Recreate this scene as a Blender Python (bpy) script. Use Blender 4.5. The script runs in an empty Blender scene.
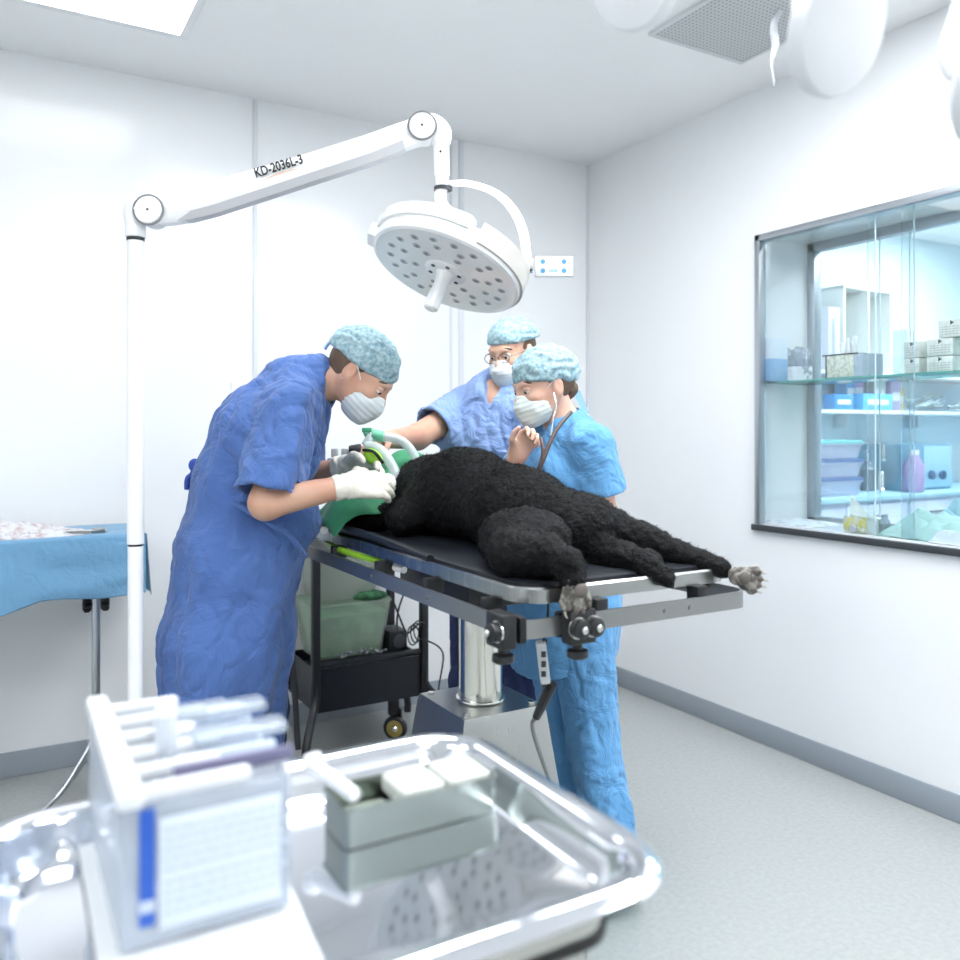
import bpy, bmesh, math, random
import numpy as np
from mathutils import Vector, Matrix, noise
SC = bpy.context.scene
COL = SC.collection
random.seed(7)
# ------------------------------------------------------------------ camera, world, light, exposure
CS, SN = math.cos(math.radians(30.2)), math.sin(math.radians(30.2))
CH, FP = 1.38, 840.0
cam = bpy.data.cameras.new('camera'); co = bpy.data.objects.new('camera', cam); COL.objects.link(co)
co.location = (0, 0, CH); co.rotation_euler = (math.pi/2, 0, -math.radians(30.2))
cam.sensor_width = 36; cam.lens = 36*FP/960; cam.shift_y = -50/960; cam.clip_start = 0.02
cam.dof.use_dof = True; cam.dof.focus_distance = 2.4; cam.dof.aperture_fstop = 2.9
SC.camera = co
w = bpy.data.worlds.new('world'); SC.world = w; w.use_nodes = True
w.node_tree.nodes['Background'].inputs[0].default_value = (.8, .88, 1, 1)
w.node_tree.nodes['Background'].inputs[1].default_value = .3
SC.view_settings.view_transform = 'Standard'; SC.view_settings.look = 'None'; SC.view_settings.gamma = 1
SC.view_settings.use_curve_mapping = False
SC.view_settings.exposure = .66
PANEL = 12.0            # emission of the ceiling light panels
SC.cycles.max_bounces = 8; SC.cycles.transparent_max_bounces = 16
SC.cycles.sample_clamp_indirect = 6

# ------------------------------------------------------------------ helpers
def W(px, py, D):
    """world point seen at a photo pixel at a depth (measured along the view direction)"""
    X = (px-480)/FP*D
    return Vector((CS*X+SN*D, -SN*X+CS*D, CH-(py-430)/FP*D))
def cd(X, D, Z):                     # direction: right, away, up -> world
    return Vector((CS*X+SN*D, -SN*X+CS*D, Z))
def DY(px, y): return y/(CS-SN*(px-480)/FP)
def DX(px, x): return x/(SN+CS*(px-480)/FP)
def onY(px, py, y): return W(px, py, DY(px, y))
def onX(px, py, x): return W(px, py, DX(px, x))
def lin(c):
    return tuple(((v/255)/12.92 if v/255 <= .04045 else ((v/255+.055)/1.055)**2.4) for v in c)
def hx(s): return tuple(int(s[i:i+2], 16) for i in (0, 2, 4))

MATS = {}
def mat(name, rgb, rough=.5, metal=0, bump=None, var=None, spec=.5, stretch=None, sheen=0, alpha=None, emit=None, coat=0, sub=0, brush=None):
    """bump=(scale, strength, distance); var=(scale, second colour, low, high)"""
    if name in MATS: return MATS[name]
    m = bpy.data.materials.new(name); m.use_nodes = True
    nt = m.node_tree; N = nt.nodes; L = nt.links; b = N['Principled BSDF']
    b.inputs['Base Color'].default_value = (*lin(rgb), 1)
    b.inputs['Roughness'].default_value = rough; b.inputs['Metallic'].default_value = metal
    b.inputs['Specular IOR Level'].default_value = spec
    if sheen: b.inputs['Sheen Weight'].default_value = sheen
    if coat: b.inputs['Coat Weight'].default_value = coat; b.inputs['Coat Roughness'].default_value = .08
    if sub:
        b.inputs['Subsurface Weight'].default_value = sub
        b.inputs['Subsurface Radius'].default_value = (.012, .004, .002); b.inputs['Subsurface Scale'].default_value = 1
    if emit:
        b.inputs['Emission Color'].default_value = (*lin(emit[0]), 1); b.inputs['Emission Strength'].default_value = emit[1]
    tc = N.new('ShaderNodeTexCoord')
    def coords(st):
        mp = N.new('ShaderNodeMapping'); mp.inputs['Scale'].default_value = st or (1, 1, 1)
        L.new(tc.outputs['Object'], mp.inputs[0]); return mp.outputs[0]
    if var:
        n = N.new('ShaderNodeTexNoise'); n.inputs['Scale'].default_value = var[0]; n.inputs['Detail'].default_value = 5
        L.new(coords(stretch), n.inputs['Vector'])
        r = N.new('ShaderNodeValToRGB'); r.color_ramp.elements[0].position = var[2]; r.color_ramp.elements[1].position = var[3]
        r.color_ramp.elements[0].color = (*lin(rgb), 1); r.color_ramp.elements[1].color = (*lin(var[1]), 1)
        L.new(n.outputs['Fac'], r.inputs[0]); L.new(r.outputs[0], b.inputs['Base Color'])
    if bump:
        n = N.new('ShaderNodeTexNoise'); n.inputs['Scale'].default_value = bump[0]; n.inputs['Detail'].default_value = 6
        n.inputs['Distortion'].default_value = bump[3] if len(bump) > 3 else 0
        L.new(coords(stretch), n.inputs['Vector'])
        bp = N.new('ShaderNodeBump'); bp.inputs['Strength'].default_value = bump[1]; bp.inputs['Distance'].default_value = bump[2]
        L.new(n.outputs['Fac'], bp.inputs['Height']); L.new(bp.outputs[0], b.inputs['Normal'])
    if brush:
        n = N.new('ShaderNodeTexNoise'); n.inputs['Scale'].default_value = brush[0]; n.inputs['Detail'].default_value = 3
        L.new(coords(brush[1]), n.inputs['Vector'])
        mr = N.new('ShaderNodeMapRange'); mr.inputs[3].default_value = rough*.7; mr.inputs[4].default_value = rough*1.4
        L.new(n.outputs['Fac'], mr.inputs[0]); L.new(mr.outputs[0], b.inputs['Roughness'])
    MATS[name] = m; return m
def glass(name, tint, refl=.08, rough=.02, body=0.0, bodycol=(235, 240, 245)):
    """thin clear sheet: transparent with a mirror reflection, optionally slightly milky"""
    if name in MATS: return MATS[name]
    m = bpy.data.materials.new(name); m.use_nodes = True; nt = m.node_tree; N = nt.nodes; L = nt.links
    N.remove(N['Principled BSDF']); out = N['Material Output']
    t = N.new('ShaderNodeBsdfTransparent'); t.inputs[0].default_value = (*lin(tint), 1)
    g = N.new('ShaderNodeBsdfGlossy'); g.inputs['Roughness'].default_value = rough
    fr = N.new('ShaderNodeLayerWeight'); fr.inputs[0].default_value = .25
    mr = N.new('ShaderNodeMapRange'); mr.inputs[3].default_value = refl; mr.inputs[4].default_value = .7
    L.new(fr.outputs['Fresnel'], mr.inputs[0])
    mx = N.new('ShaderNodeMixShader'); L.new(mr.outputs[0], mx.inputs[0]); L.new(t.outputs[0], mx.inputs[1]); L.new(g.outputs[0], mx.inputs[2])
    last = mx
    if body:
        d = N.new('ShaderNodeBsdfDiffuse'); d.inputs[0].default_value = (*lin(bodycol), 1)
        m2 = N.new('ShaderNodeMixShader'); m2.inputs[0].default_value = body
        L.new(mx.outputs[0], m2.inputs[1]); L.new(d.outputs[0], m2.inputs[2]); last = m2
    L.new(last.outputs[0], out.inputs[0]); MATS[name] = m; return m

ROOT = {}
def thing(name, label, cat, loc, group=None):
    o = bpy.data.objects.new(name, None); COL.objects.link(o); o.location = loc; o.empty_display_size = .05
    o['label'] = label; o['category'] = cat
    if group: o['group'] = group
    ROOT[o.name] = Vector(loc); return o
def tag(o, label, cat, group=None, kind=None):
    o['label'] = label; o['category'] = cat
    if group: o['group'] = group
    if kind: o['kind'] = kind
    return o
def link(name, me, m, parent=None, base=None, smooth=True, label=None):
    o = bpy.data.objects.new(name, me); COL.objects.link(o)
    if m: me.materials.append(m)
    if parent is not None:
        r = ROOT[parent.name]; me.transform(Matrix.Translation(-r)); o.parent = parent; ROOT[o.name] = r
    else:
        r = Vector(base) if base is not None else Vector(me.vertices[0].co if len(me.vertices) else (0, 0, 0))
        if base is None:
            a = np.empty(len(me.vertices)*3); me.vertices.foreach_get('co', a); a = a.reshape(-1, 3)
            r = Vector(((a[:, 0].min()+a[:, 0].max())/2, (a[:, 1].min()+a[:, 1].max())/2, a[:, 2].min()))
        me.transform(Matrix.Translation(-r)); o.location = r; ROOT[o.name] = r
    if smooth:
        me.shade_smooth()
        if smooth is not True: me.set_sharp_from_angle(angle=math.radians(smooth))
    if label: o['label'] = label
    return o
class MB:
    def __init__(s): s.bm = bmesh.new()
    def _basis(s, ax):
        ax = Vector(ax).normalized(); t = Vector((0, 0, 1)) if abs(ax.z) < .95 else Vector((1, 0, 0))
        u = t.cross(ax).normalized(); v = ax.cross(u); return ax, u, v
    def box(s, c, size, axes=None, bev=0, seg=2, taper=None):
        """axes=(x,y,z) vectors; taper scales the top"""
        c = Vector(c); A = axes or (Vector((1, 0, 0)), Vector((0, 1, 0)), Vector((0, 0, 1)))
        A = [Vector(a).normalized() for a in A]
        vs = []
        for k in (-1, 1):
            for j in (-1, 1):
                for i in (-1, 1):
                    t = taper if (taper and k > 0) else 1
                    vs.append(s.bm.verts.new(c+A[0]*i*size[0]/2*t+A[1]*j*size[1]/2*t+A[2]*k*size[2]/2))
        fs = [(0, 2, 3, 1), (4, 5, 7, 6), (0, 1, 5, 4), (2, 6, 7, 3), (0, 4, 6, 2), (1, 3, 7, 5)]
        F = [s.bm.faces.new([vs[i] for i in f]) for f in fs]
        if bev:
            es = list({e for f in F for e in f.edges})
            bmesh.ops.bevel(s.bm, geom=es, offset=min(bev, min(size)*.45), segments=seg, profile=.5, affect='EDGES')
        return s
    def loft(s, loops, cap0=True, cap1=True, closed=False):
        R = [[s.bm.verts.new(p) for p in l] for l in loops]; n = len(R[0])
        prs = list(zip(R, R[1:])) + ([(R[-1], R[0])] if closed else [])
        for a, b in prs:
            for i in range(n):
                j = (i+1) % n
                s.bm.faces.new((a[i], a[j], b[j], b[i]))
        if cap0 and not closed: s.bm.faces.new(list(reversed(R[0])))
        if cap1 and not closed: s.bm.faces.new(R[-1])
        return s
    def cyl(s, a, b, r1, r2=None, seg=20, bev=0, caps=True):
        a = Vector(a); b = Vector(b); r2 = r1 if r2 is None else r2
        ax, u, v = s._basis(b-a)
        def ring(p, r): return [p+(u*math.cos(2*math.pi*i/seg)+v*math.sin(2*math.pi*i/seg))*r for i in range(seg)]
        if bev:
            L = [ring(a, r1-bev), ring(a+ax*bev*.3, r1-bev*.3), ring(a+ax*bev, r1), ring(b-ax*bev, r2), ring(b-ax*bev*.3, r2-bev*.3), ring(b, r2-bev)]
        else: L = [ring(a, r1), ring(b, r2)]
        return s.loft(L, caps, caps)
    def lathe(s, c, ax, prof, seg=32):
        """prof = [(distance along axis, radius)]"""
        c = Vector(c); ax, u, v = s._basis(ax); pts = []
        for h, r in prof:
            pts.append([c+ax*h+(u*math.cos(2*math.pi*i/seg)+v*math.sin(2*math.pi*i/seg))*max(r, 1e-4) for i in range(seg)])
        return s.loft(pts)
    def tube(s, pts, r, seg=10, sub=6, radii=None):
        P = [Vector(p) for p in pts]; Q = []; RR = []
        for i in range(len(P)-1):
            p0 = P[max(i-1, 0)]; p1 = P[i]; p2 = P[i+1]; p3 = P[min(i+2, len(P)-1)]
            for k in range(sub):
                t = k/sub
                Q.append(.5*((2*p1)+(-p0+p2)*t+(2*p0-5*p1+4*p2-p3)*t*t+(-p0+3*p1-3*p2+p3)*t**3))
                if radii: RR.append(radii[i]*(1-t)+radii[i+1]*t)
        Q.append(P[-1]); RR.append(radii[-1] if radii else r)
        T = [(Q[min(i+1, len(Q)-1)]-Q[max(i-1, 0)]).normalized() for i in range(len(Q))]
        _, u, v = s._basis(T[0]); L = []
        for i, q in enumerate(Q):
            u = (u-T[i]*u.dot(T[i])).normalized(); v = T[i].cross(u); rr = RR[i] if radii else r
            L.append([q+(u*math.cos(2*math.pi*j/seg)+v*math.sin(2*math.pi*j/seg))*rr for j in range(seg)])
        return s.loft(L)
    def ell(s, c, rad, axes=None, nu=20, nv=12):
        c = Vector(c); A = axes or (Vector((1, 0, 0)), Vector((0, 1, 0)), Vector((0, 0, 1))); L = []
        if not hasattr(rad, '__len__'): rad = (rad,)*3
        for j in range(nv+1):
            th = math.pi*j/nv; st = max(math.sin(th), .01)
            L.append([c+A[0]*rad[0]*st*math.cos(2*math.pi*i/nu)+A[1]*rad[1]*st*math.sin(2*math.pi*i/nu)-A[2]*rad[2]*math.cos(th) for i in range(nu)])
        return s.loft(L)
    def flat(s, pts, th, up=None):
        """polygon given a thickness along its normal (or up)"""
        P = [Vector(p) for p in pts]
        n = Vector(up) if up is not None else (P[1]-P[0]).cross(P[2]-P[0]).normalized()
        return s.loft([P, [p+n*th for p in P]])
    def mesh(s, name):
        bmesh.ops.recalc_face_normals(s.bm, faces=s.bm.faces)
        me = bpy.data.meshes.new(name); s.bm.to_mesh(me); s.bm.free(); return me
    def build(s, name, m, parent=None, smooth=35, base=None, label=None):
        return link(name, s.mesh(name), m, parent, base, smooth, label)
def struct(o):
    o['kind'] = 'structure'; return o
def rrect(x0, x1, y0, y1, r, z, n=8):
    P = []
    for cx, cy, a0 in ((x1-r, y1-r, 0), (x0+r, y1-r, 90), (x0+r, y0+r, 180), (x1-r, y0+r, 270)):
        for k in range(n+1):
            a = math.radians(a0+90*k/n); P.append(Vector((cx+r*math.cos(a), cy+r*math.sin(a), z)))
    return P
def clone(root, loc, label=None):
    c = root.copy(); COL.objects.link(c); c.location = loc; ROOT[c.name] = Vector(loc)
    if label: c['label'] = label
    for ch in root.children:
        d = ch.copy(); COL.objects.link(d); d.parent = c
        for g in ch.children:
            e = g.copy(); COL.objects.link(e); e.parent = d
    return c
def grid(nu, nv, fn, th=0):
    bm = bmesh.new(); V = [[bm.verts.new(fn(i/nu, j/nv)) for j in range(nv+1)] for i in range(nu+1)]
    for i in range(nu):
        for j in range(nv): bm.faces.new((V[i][j], V[i+1][j], V[i+1][j+1], V[i][j+1]))
    if th:
        bm.normal_update(); bmesh.ops.solidify(bm, geom=list(bm.faces), thickness=th)
    me = bpy.data.meshes.new('cloth'); bm.to_mesh(me); bm.free(); return me

# ---- smooth distance fields for bodies, clothes and the dog
def sleeve(F, s, e, fr, r0, r1, hol, k=.03, th=.012):
    s = Vector(s); e = Vector(e); v = e-s; vh = v.normalized(); end = s+v*fr
    G = Field.__new__(Field); G.lo, G.v, G.n, G.ax = F.lo, F.v, F.n, F.ax; G.F = np.full(F.F.shape, .2, np.float32)
    G.cone(s, s+v*(fr+.25), r0, r1, .01); G.cut(end, v, .006); G.cone(end-vh*.03, end+vh*.2, r1-th, r1, .006, sub=True)
    h = np.clip(.5+.5*(G.F-F.F)/k, 0, 1); F.F = (G.F+(F.F-G.F)*h-k*h*(1-h)).astype(np.float32)
class Field:
    def __init__(s, lo, hi, vox):
        s.lo = np.array(lo, float); s.v = vox; s.n = np.ceil((np.array(hi)-s.lo)/vox).astype(int)+1
        s.F = np.full(tuple(s.n), .2, np.float32)
        s.ax = [(s.lo[i]+np.arange(s.n[i])*vox).astype(np.float32) for i in range(3)]
    def _sub(s, lo, hi):
        a = np.clip(np.floor((lo-s.lo)/s.v).astype(int), 0, s.n); b = np.clip(np.ceil((hi-s.lo)/s.v).astype(int)+1, 0, s.n)
        sl = tuple(slice(int(a[i]), int(b[i])) for i in range(3))
        X = s.ax[0][sl[0]][:, None, None]; Y = s.ax[1][sl[1]][None, :, None]; Z = s.ax[2][sl[2]][None, None, :]
        return sl, X, Y, Z
    def _op(s, sl, d, k, sub):
        f = s.F[sl]
        if sub:
            h = np.clip(.5-.5*(f+d)/k, 0, 1); s.F[sl] = f+(-d-f)*h+k*h*(1-h)
        else:
            h = np.clip(.5+.5*(d-f)/k, 0, 1); s.F[sl] = d+(f-d)*h-k*h*(1-h)
    def cone(s, a, b, ra, rb, k=.02, flat=None, sub=False):
        a = np.array(a, float); b = np.array(b, float); m = max(ra, rb)*(1 if not flat else max(1, flat[1]))+k+.05
        sl, X, Y, Z = s._sub(np.minimum(a, b)-m, np.maximum(a, b)+m)
        ba = b-a; L = max(ba@ba, 1e-9)
        px, py, pz = X-a[0], Y-a[1], Z-a[2]
        h = np.clip((px*ba[0]+py*ba[1]+pz*ba[2])/L, 0, 1)
        vx, vy, vz = px-ba[0]*h, py-ba[1]*h, pz-ba[2]*h
        q = vx*vx+vy*vy+vz*vz; sc = 1
        if flat:
            n = np.array(flat[0], float); n /= np.linalg.norm(n); f = flat[1]
            q = q+(vx*n[0]+vy*n[1]+vz*n[2])**2*(1/f**2-1); sc = min(1, f)
        d = (np.sqrt(np.maximum(q, 0))-(ra+(rb-ra)*h))*sc
        s._op(sl, d, k, sub); return s
    def ell(s, c, r, A=None, k=.02, sub=False):
        c = np.array(c, float); A = A if A is not None else np.eye(3); A = np.array([np.array(v, float) for v in A]); m = max(r)+k+.05
        sl, X, Y, Z = s._sub(c-m, c+m); px, py, pz = X-c[0], Y-c[1], Z-c[2]
        q = [(px*A[i][0]+py*A[i][1]+pz*A[i][2]) for i in range(3)]
        k0 = np.sqrt(sum((q[i]/r[i])**2 for i in range(3))); k1 = np.sqrt(sum((q[i]/r[i]**2)**2 for i in range(3)))+1e-6
        s._op(sl, k0*(k0-1)/k1, k, sub); return s
    def cut(s, p, n, k=.004):
        """remove what lies on the side n points to"""
        p = np.array(p, float); n = np.array(n, float); n /= np.linalg.norm(n)
        d = ((s.ax[0][:, None, None]-p[0])*n[0]+(s.ax[1][None, :, None]-p[1])*n[1]+(s.ax[2][None, None, :]-p[2])*n[2])
        f = s.F; h = np.clip(.5-.5*(d-f)/k, 0, 1); s.F = (d+(f-d)*h+k*h*(1-h)).astype(np.float32); return s
    def mesh(s, name, smooth=1):
        F = s.F; F[0] = F[-1] = .1; F[:, 0] = F[:, -1] = .1; F[:, :, 0] = F[:, :, -1] = .1
        I = F < 0; n = np.array(F.shape)-1
        cs = np.zeros(tuple(n), np.int8)
        offs = [(i, j, k) for i in (0, 1) for j in (0, 1) for k in (0, 1)]
        for o in offs: cs += I[o[0]:o[0]+n[0], o[1]:o[1]+n[1], o[2]:o[2]+n[2]]
        act = (cs > 0) & (cs < 8); idx = np.full(tuple(n), -1, np.int64); C = np.argwhere(act); idx[act] = np.arange(len(C))
        S = np.zeros((len(C), 3)); cnt = np.zeros(len(C))
        for a in offs:
            for d in range(3):
                if a[d]: continue
                b = list(a); b[d] = 1
                fa = F[C[:, 0]+a[0], C[:, 1]+a[1], C[:, 2]+a[2]]; fb = F[C[:, 0]+b[0], C[:, 1]+b[1], C[:, 2]+b[2]]
                m = (fa < 0) != (fb < 0); t = np.where(m, fa/np.where(m, fa-fb, 1), 0)
                p = np.tile(np.array(a, float), (len(C), 1)); p[:, d] = t
                S += p*m[:, None]; cnt += m
        V = s.lo+(C+S/cnt[:, None])*s.v
        Q = []
        for d in range(3):
            e1, e2 = [(1, 2), (2, 0), (0, 1)][d]
            sh = [slice(0, None)]*3; A = [slice(1, -1)]*3; B = [slice(1, -1)]*3
            A[d] = slice(0, -1); B[d] = slice(1, None)
            ia = I[tuple(A)]; ib = I[tuple(B)]; E = np.argwhere(ia != ib)
            flip = ia[tuple(E.T)]
            base = E.copy()
            for q in range(3):
                if q != d: base[:, q] += 1
            def at(o1, o2):
                b = base.copy(); b[:, e1] -= o1; b[:, e2] -= o2
                return idx[b[:, 0], b[:, 1], b[:, 2]]
            q = np.stack([at(0, 0), at(1, 0), at(1, 1), at(0, 1)], 1)
            q[~flip] = q[~flip][:, ::-1]; Q.append(q)
        Q = np.concatenate(Q); Q = Q[(Q >= 0).all(1)]
        for _ in range(smooth):
            A = np.zeros_like(V); c = np.zeros(len(V))
            for i in range(4):
                a, b = Q[:, i], Q[:, (i+1) % 4]
                for k in range(3):
                    A[:, k] += np.bincount(a, V[b, k], len(V))+np.bincount(b, V[a, k], len(V))
                c += np.bincount(a, minlength=len(V))+np.bincount(b, minlength=len(V))
            V = V*.5+.5*A/np.maximum(c, 1)[:, None]
        me = bpy.data.meshes.new(name); me.vertices.add(len(V)); me.vertices.foreach_set('co', V.ravel().astype(np.float32))
        me.loops.add(Q.size); me.polygons.add(len(Q)); me.loops.foreach_set('vertex_index', Q.ravel().astype(np.int32))
        me.polygons.foreach_set('loop_start', np.arange(0, Q.size, 4, dtype=np.int32))
        me.update(calc_edges=True); me.validate(); return me
def ripple(me, fn):
    """move every vertex along its normal by fn(position, normal)"""
    n = len(me.vertices); co_ = np.empty(n*3, np.float32); no = np.empty(n*3, np.float32)
    me.vertices.foreach_get('co', co_); me.vertex_normals.foreach_get('vector', no)
    C = co_.reshape(-1, 3); N = no.reshape(-1, 3)
    d = np.fromiter((fn(Vector(c), Vector(m)) for c, m in zip(C.tolist(), N.tolist())), np.float32, n)
    me.vertices.foreach_set('co', (C+N*d[:, None]).ravel()); me.update(); return me
def fold_fn(amp, sx=9, sz=3, seed=0.0, fine=.35):
    def f(p, n):
        q = Vector((p.x*sx+seed, p.y*sx, p.z*sz))
        a = noise.noise(q+Vector((noise.noise(q*1.7)*.6,)*3))
        w_ = noise.noise(p*6+Vector((seed, 0, 0)))*.8
        b = (1-abs(noise.noise(Vector((p.x*sx*1.5+seed*2+w_, p.y*sx*1.5-w_, p.z*sz*2.2+seed)))))**6
        c = (1-abs(noise.noise(Vector((p.x*sx*2.6-w_, p.y*sx*2.6+seed, p.z*sz*5+w_*2)))))**8
        return amp*(a*.55-b*.55-c*.30+.2)+amp*fine*.4*noise.noise(p*38)
    return f
# ------------------------------------------------------------------ room materials
WX, BY, CZ = 2.94, 3.83, 2.89
M_wall = mat('wall_panel', (240, 241, 242), .16, var=(1.2, (236, 237, 238), .3, .7), spec=.6)
M_ceil = mat('ceiling_paint', (250, 250, 249), .45)
M_floor = mat('vinyl_floor', (170, 173, 171), .22, var=(60, (161, 165, 163), .35, .75), bump=(8, .05, .002), spec=.45)
M_base = mat('grey_cove_base', (150, 158, 166), .3)
M_white = mat('white_plastic', (238, 238, 238), .3)
M_offw = mat('lamp_white', (240, 240, 240), .28, coat=.4)
M_beige = mat('lamp_beige_grey', (196, 192, 186), .35)
M_alu = mat('brushed_aluminium', (188, 193, 198), .32, 1, brush=(6, (1, 1, 40)))
M_steel = mat('stainless_steel', (205, 205, 200), .2, 1, brush=(5, (1, 30, 1)))
M_dsteel = mat('worn_steel', (150, 151, 150), .35, 1, brush=(9, (1, 1, 6)))
M_tray = mat('polished_steel_tray', (232, 234, 240), .055, 1, bump=(10, .02, .002))
M_black = mat('black_plastic', (22, 23, 26), .4)
M_blackm = mat('black_powder_coat', (30, 32, 36), .45, .2)
M_dark = mat('dark_edge', (52, 56, 60), .5)
M_emit = mat('light_diffuser', (255, 255, 255), .5, emit=((247, 251, 255), PANEL))
M_emit2 = mat('light_diffuser_next_room', (255, 255, 255), .5, emit=((244, 252, 255), PANEL*2.8))
M_glass = glass('window_glass', (250, 253, 254), .03)
M_shelfg = glass('shelf_glass', (190, 232, 228), .1, body=.15, bodycol=(120, 190, 185))
M_clear = glass('clear_plastic', (232, 238, 244), .08, .1, body=.22, bodycol=(225, 232, 240))
M_frost = glass('frosted_plastic', (225, 238, 225), .06, .2, body=.22, bodycol=(226, 236, 226))

X0, Y0 = -2.6, -2.2
struct(MB().box(((X0+7)/2, 1.2, -.05), (7-X0+.4, 7.2, .1)).build('floor', M_floor))
struct(MB().box(((X0+WX)/2, (Y0+BY)/2, CZ+.05), (WX-X0+.4, BY-Y0+.4, .1)).build('ceiling', M_ceil))
struct(MB().box(((X0+WX)/2, BY+.05, CZ/2), (WX-X0+.2, .1, CZ)).build('wall_back', M_wall))
struct(MB().box((X0-.05, (Y0+BY)/2, CZ/2), (.1, BY-Y0, CZ)).build('wall_left', M_wall))
struct(MB().box(((X0+WX)/2, Y0-.05, CZ/2), (WX-X0, .1, CZ)).build('wall_front', M_wall))
# right wall: thick, with the opening of the pass-through window
wy0, wy1, wz0, wz1, WT = .95, 2.60, .962, 2.24, .37
rw = MB(); th = WT
rw.box((WX+th/2, (Y0+wy0)/2, CZ/2), (th, wy0-Y0, CZ)); rw.box((WX+th/2, (wy1+BY)/2, CZ/2), (th, BY-wy1+.001, CZ))
rw.box((WX+th/2, (wy0+wy1)/2, wz0/2), (th, wy1-wy0, wz0)); rw.box((WX+th/2, (wy0+wy1)/2, (wz1+CZ)/2), (th, wy1-wy0, CZ-wz1))
struct(rw.build('wall_right', M_wall))
# next room
R2 = (WX+WT, 7.0, .2, 3.75)
M_wall2 = mat('next_room_wall', (214, 230, 237), .4)
struct(MB().box(((R2[0]+R2[1])/2, R2[3]+.05, 1.4), (R2[1]-R2[0], .1, 2.8)).build('wall_next_room_back', M_wall2))
struct(MB().box((R2[1]+.05, (R2[2]+R2[3])/2, 1.4), (.1, R2[3]-R2[2], 2.8)).build('wall_next_room_side', M_wall2))
struct(MB().box(((R2[0]+R2[1])/2, R2[2]-.05, 1.4), (R2[1]-R2[0], .1, 2.8)).build('wall_next_room_front', M_wall2))
struct(MB().box(((R2[0]+R2[1])/2, (R2[2]+R2[3])/2, 2.85), (R2[1]-R2[0]+.2, R2[3]-R2[2]+.2, .1)).build('ceiling_next_room', M_ceil))
# baseboards
struct(MB().box(((X0+WX)/2, BY-.006, .05), (WX-X0-.03, .012, .1), bev=.004).build('baseboard_back', M_base))
struct(MB().box((WX-.006, (Y0+BY)/2, .05), (.012, BY-Y0-.03, .1), bev=.004).build('baseboard_right', M_base))
# panel joints
def xback(px): p = onY(px, 400, BY); return p.x
M_joint = mat('joint_strip', (216, 219, 223), .35)
for i, (px, wd) in enumerate(((255, .022), (451, .014), (461, .03))):
    struct(MB().box((xback(px), BY-.004, CZ/2), (wd, .008, CZ-.01), bev=.002).build('trim_%d' % (i+1), M_joint))
struct(MB().box((WX-.006, BY-.006, CZ/2), (.012, .012, CZ-.01)).build('trim_4', M_joint))

# window: outer frame, inner frame, panes
wf = MB(); F = .028
for (y, z, sy, sz) in ((wy1-F/2, (wz0+wz1)/2, F, wz1-wz0), ((wy0+wy1)/2, wz1-F/2, wy1-wy0, F), (wy0+F/2, (wz0+wz1)/2, F, wz1-wz0)):
    wf.box((WX-.004, y, z), (.04, sy, sz), bev=.003)
o = struct(wf.build('window_1', M_alu))
inf = MB(); xi = WX+WT-.02; F2 = .04
for (y, z, sy, sz) in ((wy1-F2/2, (wz0+wz1)/2, F2, wz1-wz0), ((wy0+wy1)/2, wz1-F2/2, wy1-wy0, F2), ((wy0+wy1)/2, wz0+.01, wy1-wy0, .02), (wy0+F2/2, (wz0+wz1)/2, F2, wz1-wz0)):
    inf.box((xi, y, z), (.05, sy, sz), bev=.003)
struct(inf.build('window_2', M_alu))
struct(MB().box((WX-.008, (wy0+wy1)/2, wz0-.012), (.03, wy1-wy0+.04, .026), bev=.002).build('window_sill', M_dark))
struct(MB().box((WX+WT/2, (wy0+wy1)/2, wz0+.003), (WT, wy1-wy0, .006)).build('window_ledge', mat('ledge', (228, 231, 236), .25)))
def slide(px, x, w0, name):
    ya = onX(px, 400, x).y
    return ya
M_edge = mat('glass_edge', (196, 214, 220), .2, spec=.5)
ys = [wy1-.03, slide(867, WX+.02, 0, ''), slide(903, WX+.02, 0, ''), wy0+.03]
for i in range(3):
    xx = WX+.012+.012*(i % 2)
    a, b = ys[i], ys[i+1]
    p = MB().box((xx, (a+b)/2-.02, (wz0+wz1)/2), (.005, a-b+.04, wz1-wz0-.03)).build('window_pane', M_glass)
    struct(p)
    e = MB().box((xx, b-.042, (wz0+wz1)/2), (.006, .002, wz1-wz0-.04)).build('window_pane_edge', M_edge); struct(e)
for i, px in enumerate((880, 910)):
    yy = onX(px, 400, xi).y
    struct(MB().box((xi, yy, (wz0+wz1)/2), (.008, .003, wz1-wz0-.06)).build('window_pane_edge', M_edge))
struct(MB().box((xi, (wy0+wy1)/2, (wz0+wz1)/2), (.005, wy1-wy0-.06, wz1-wz0-.05)).build('window_pane', M_glass))

# ceiling light panels
def ceiling_light(x0, x1, y0, y1, label, z=CZ, em=None, group=None):
    t = thing('ceiling_light', label, 'light', ((x0+x1)/2, (y0+y1)/2, z), group)
    f = MB(); f.loft([rrect(x0-.03, x1+.03, y0-.03, y1+.03, .02, z), rrect(x0-.03, x1+.03, y0-.03, y1+.03, .02, z-.012),
                      rrect(x0, x1, y0, y1, .005, z-.012), rrect(x0, x1, y0, y1, .005, z)], closed=True, cap0=False)
    f.build('frame', M_white, t)
    MB().box(((x0+x1)/2, (y0+y1)/2, z-.006), (x1-x0, y1-y0, .008)).build('diffuser', em or M_emit, t)
    return t
ceiling_light(.02, .62, 2.74, 3.33, 'square white ceiling light panel in the top left corner of the picture', em=mat('light_diffuser_dimmed', (255, 255, 255), .5, emit=((250, 252, 255), PANEL*.22)))
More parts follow.
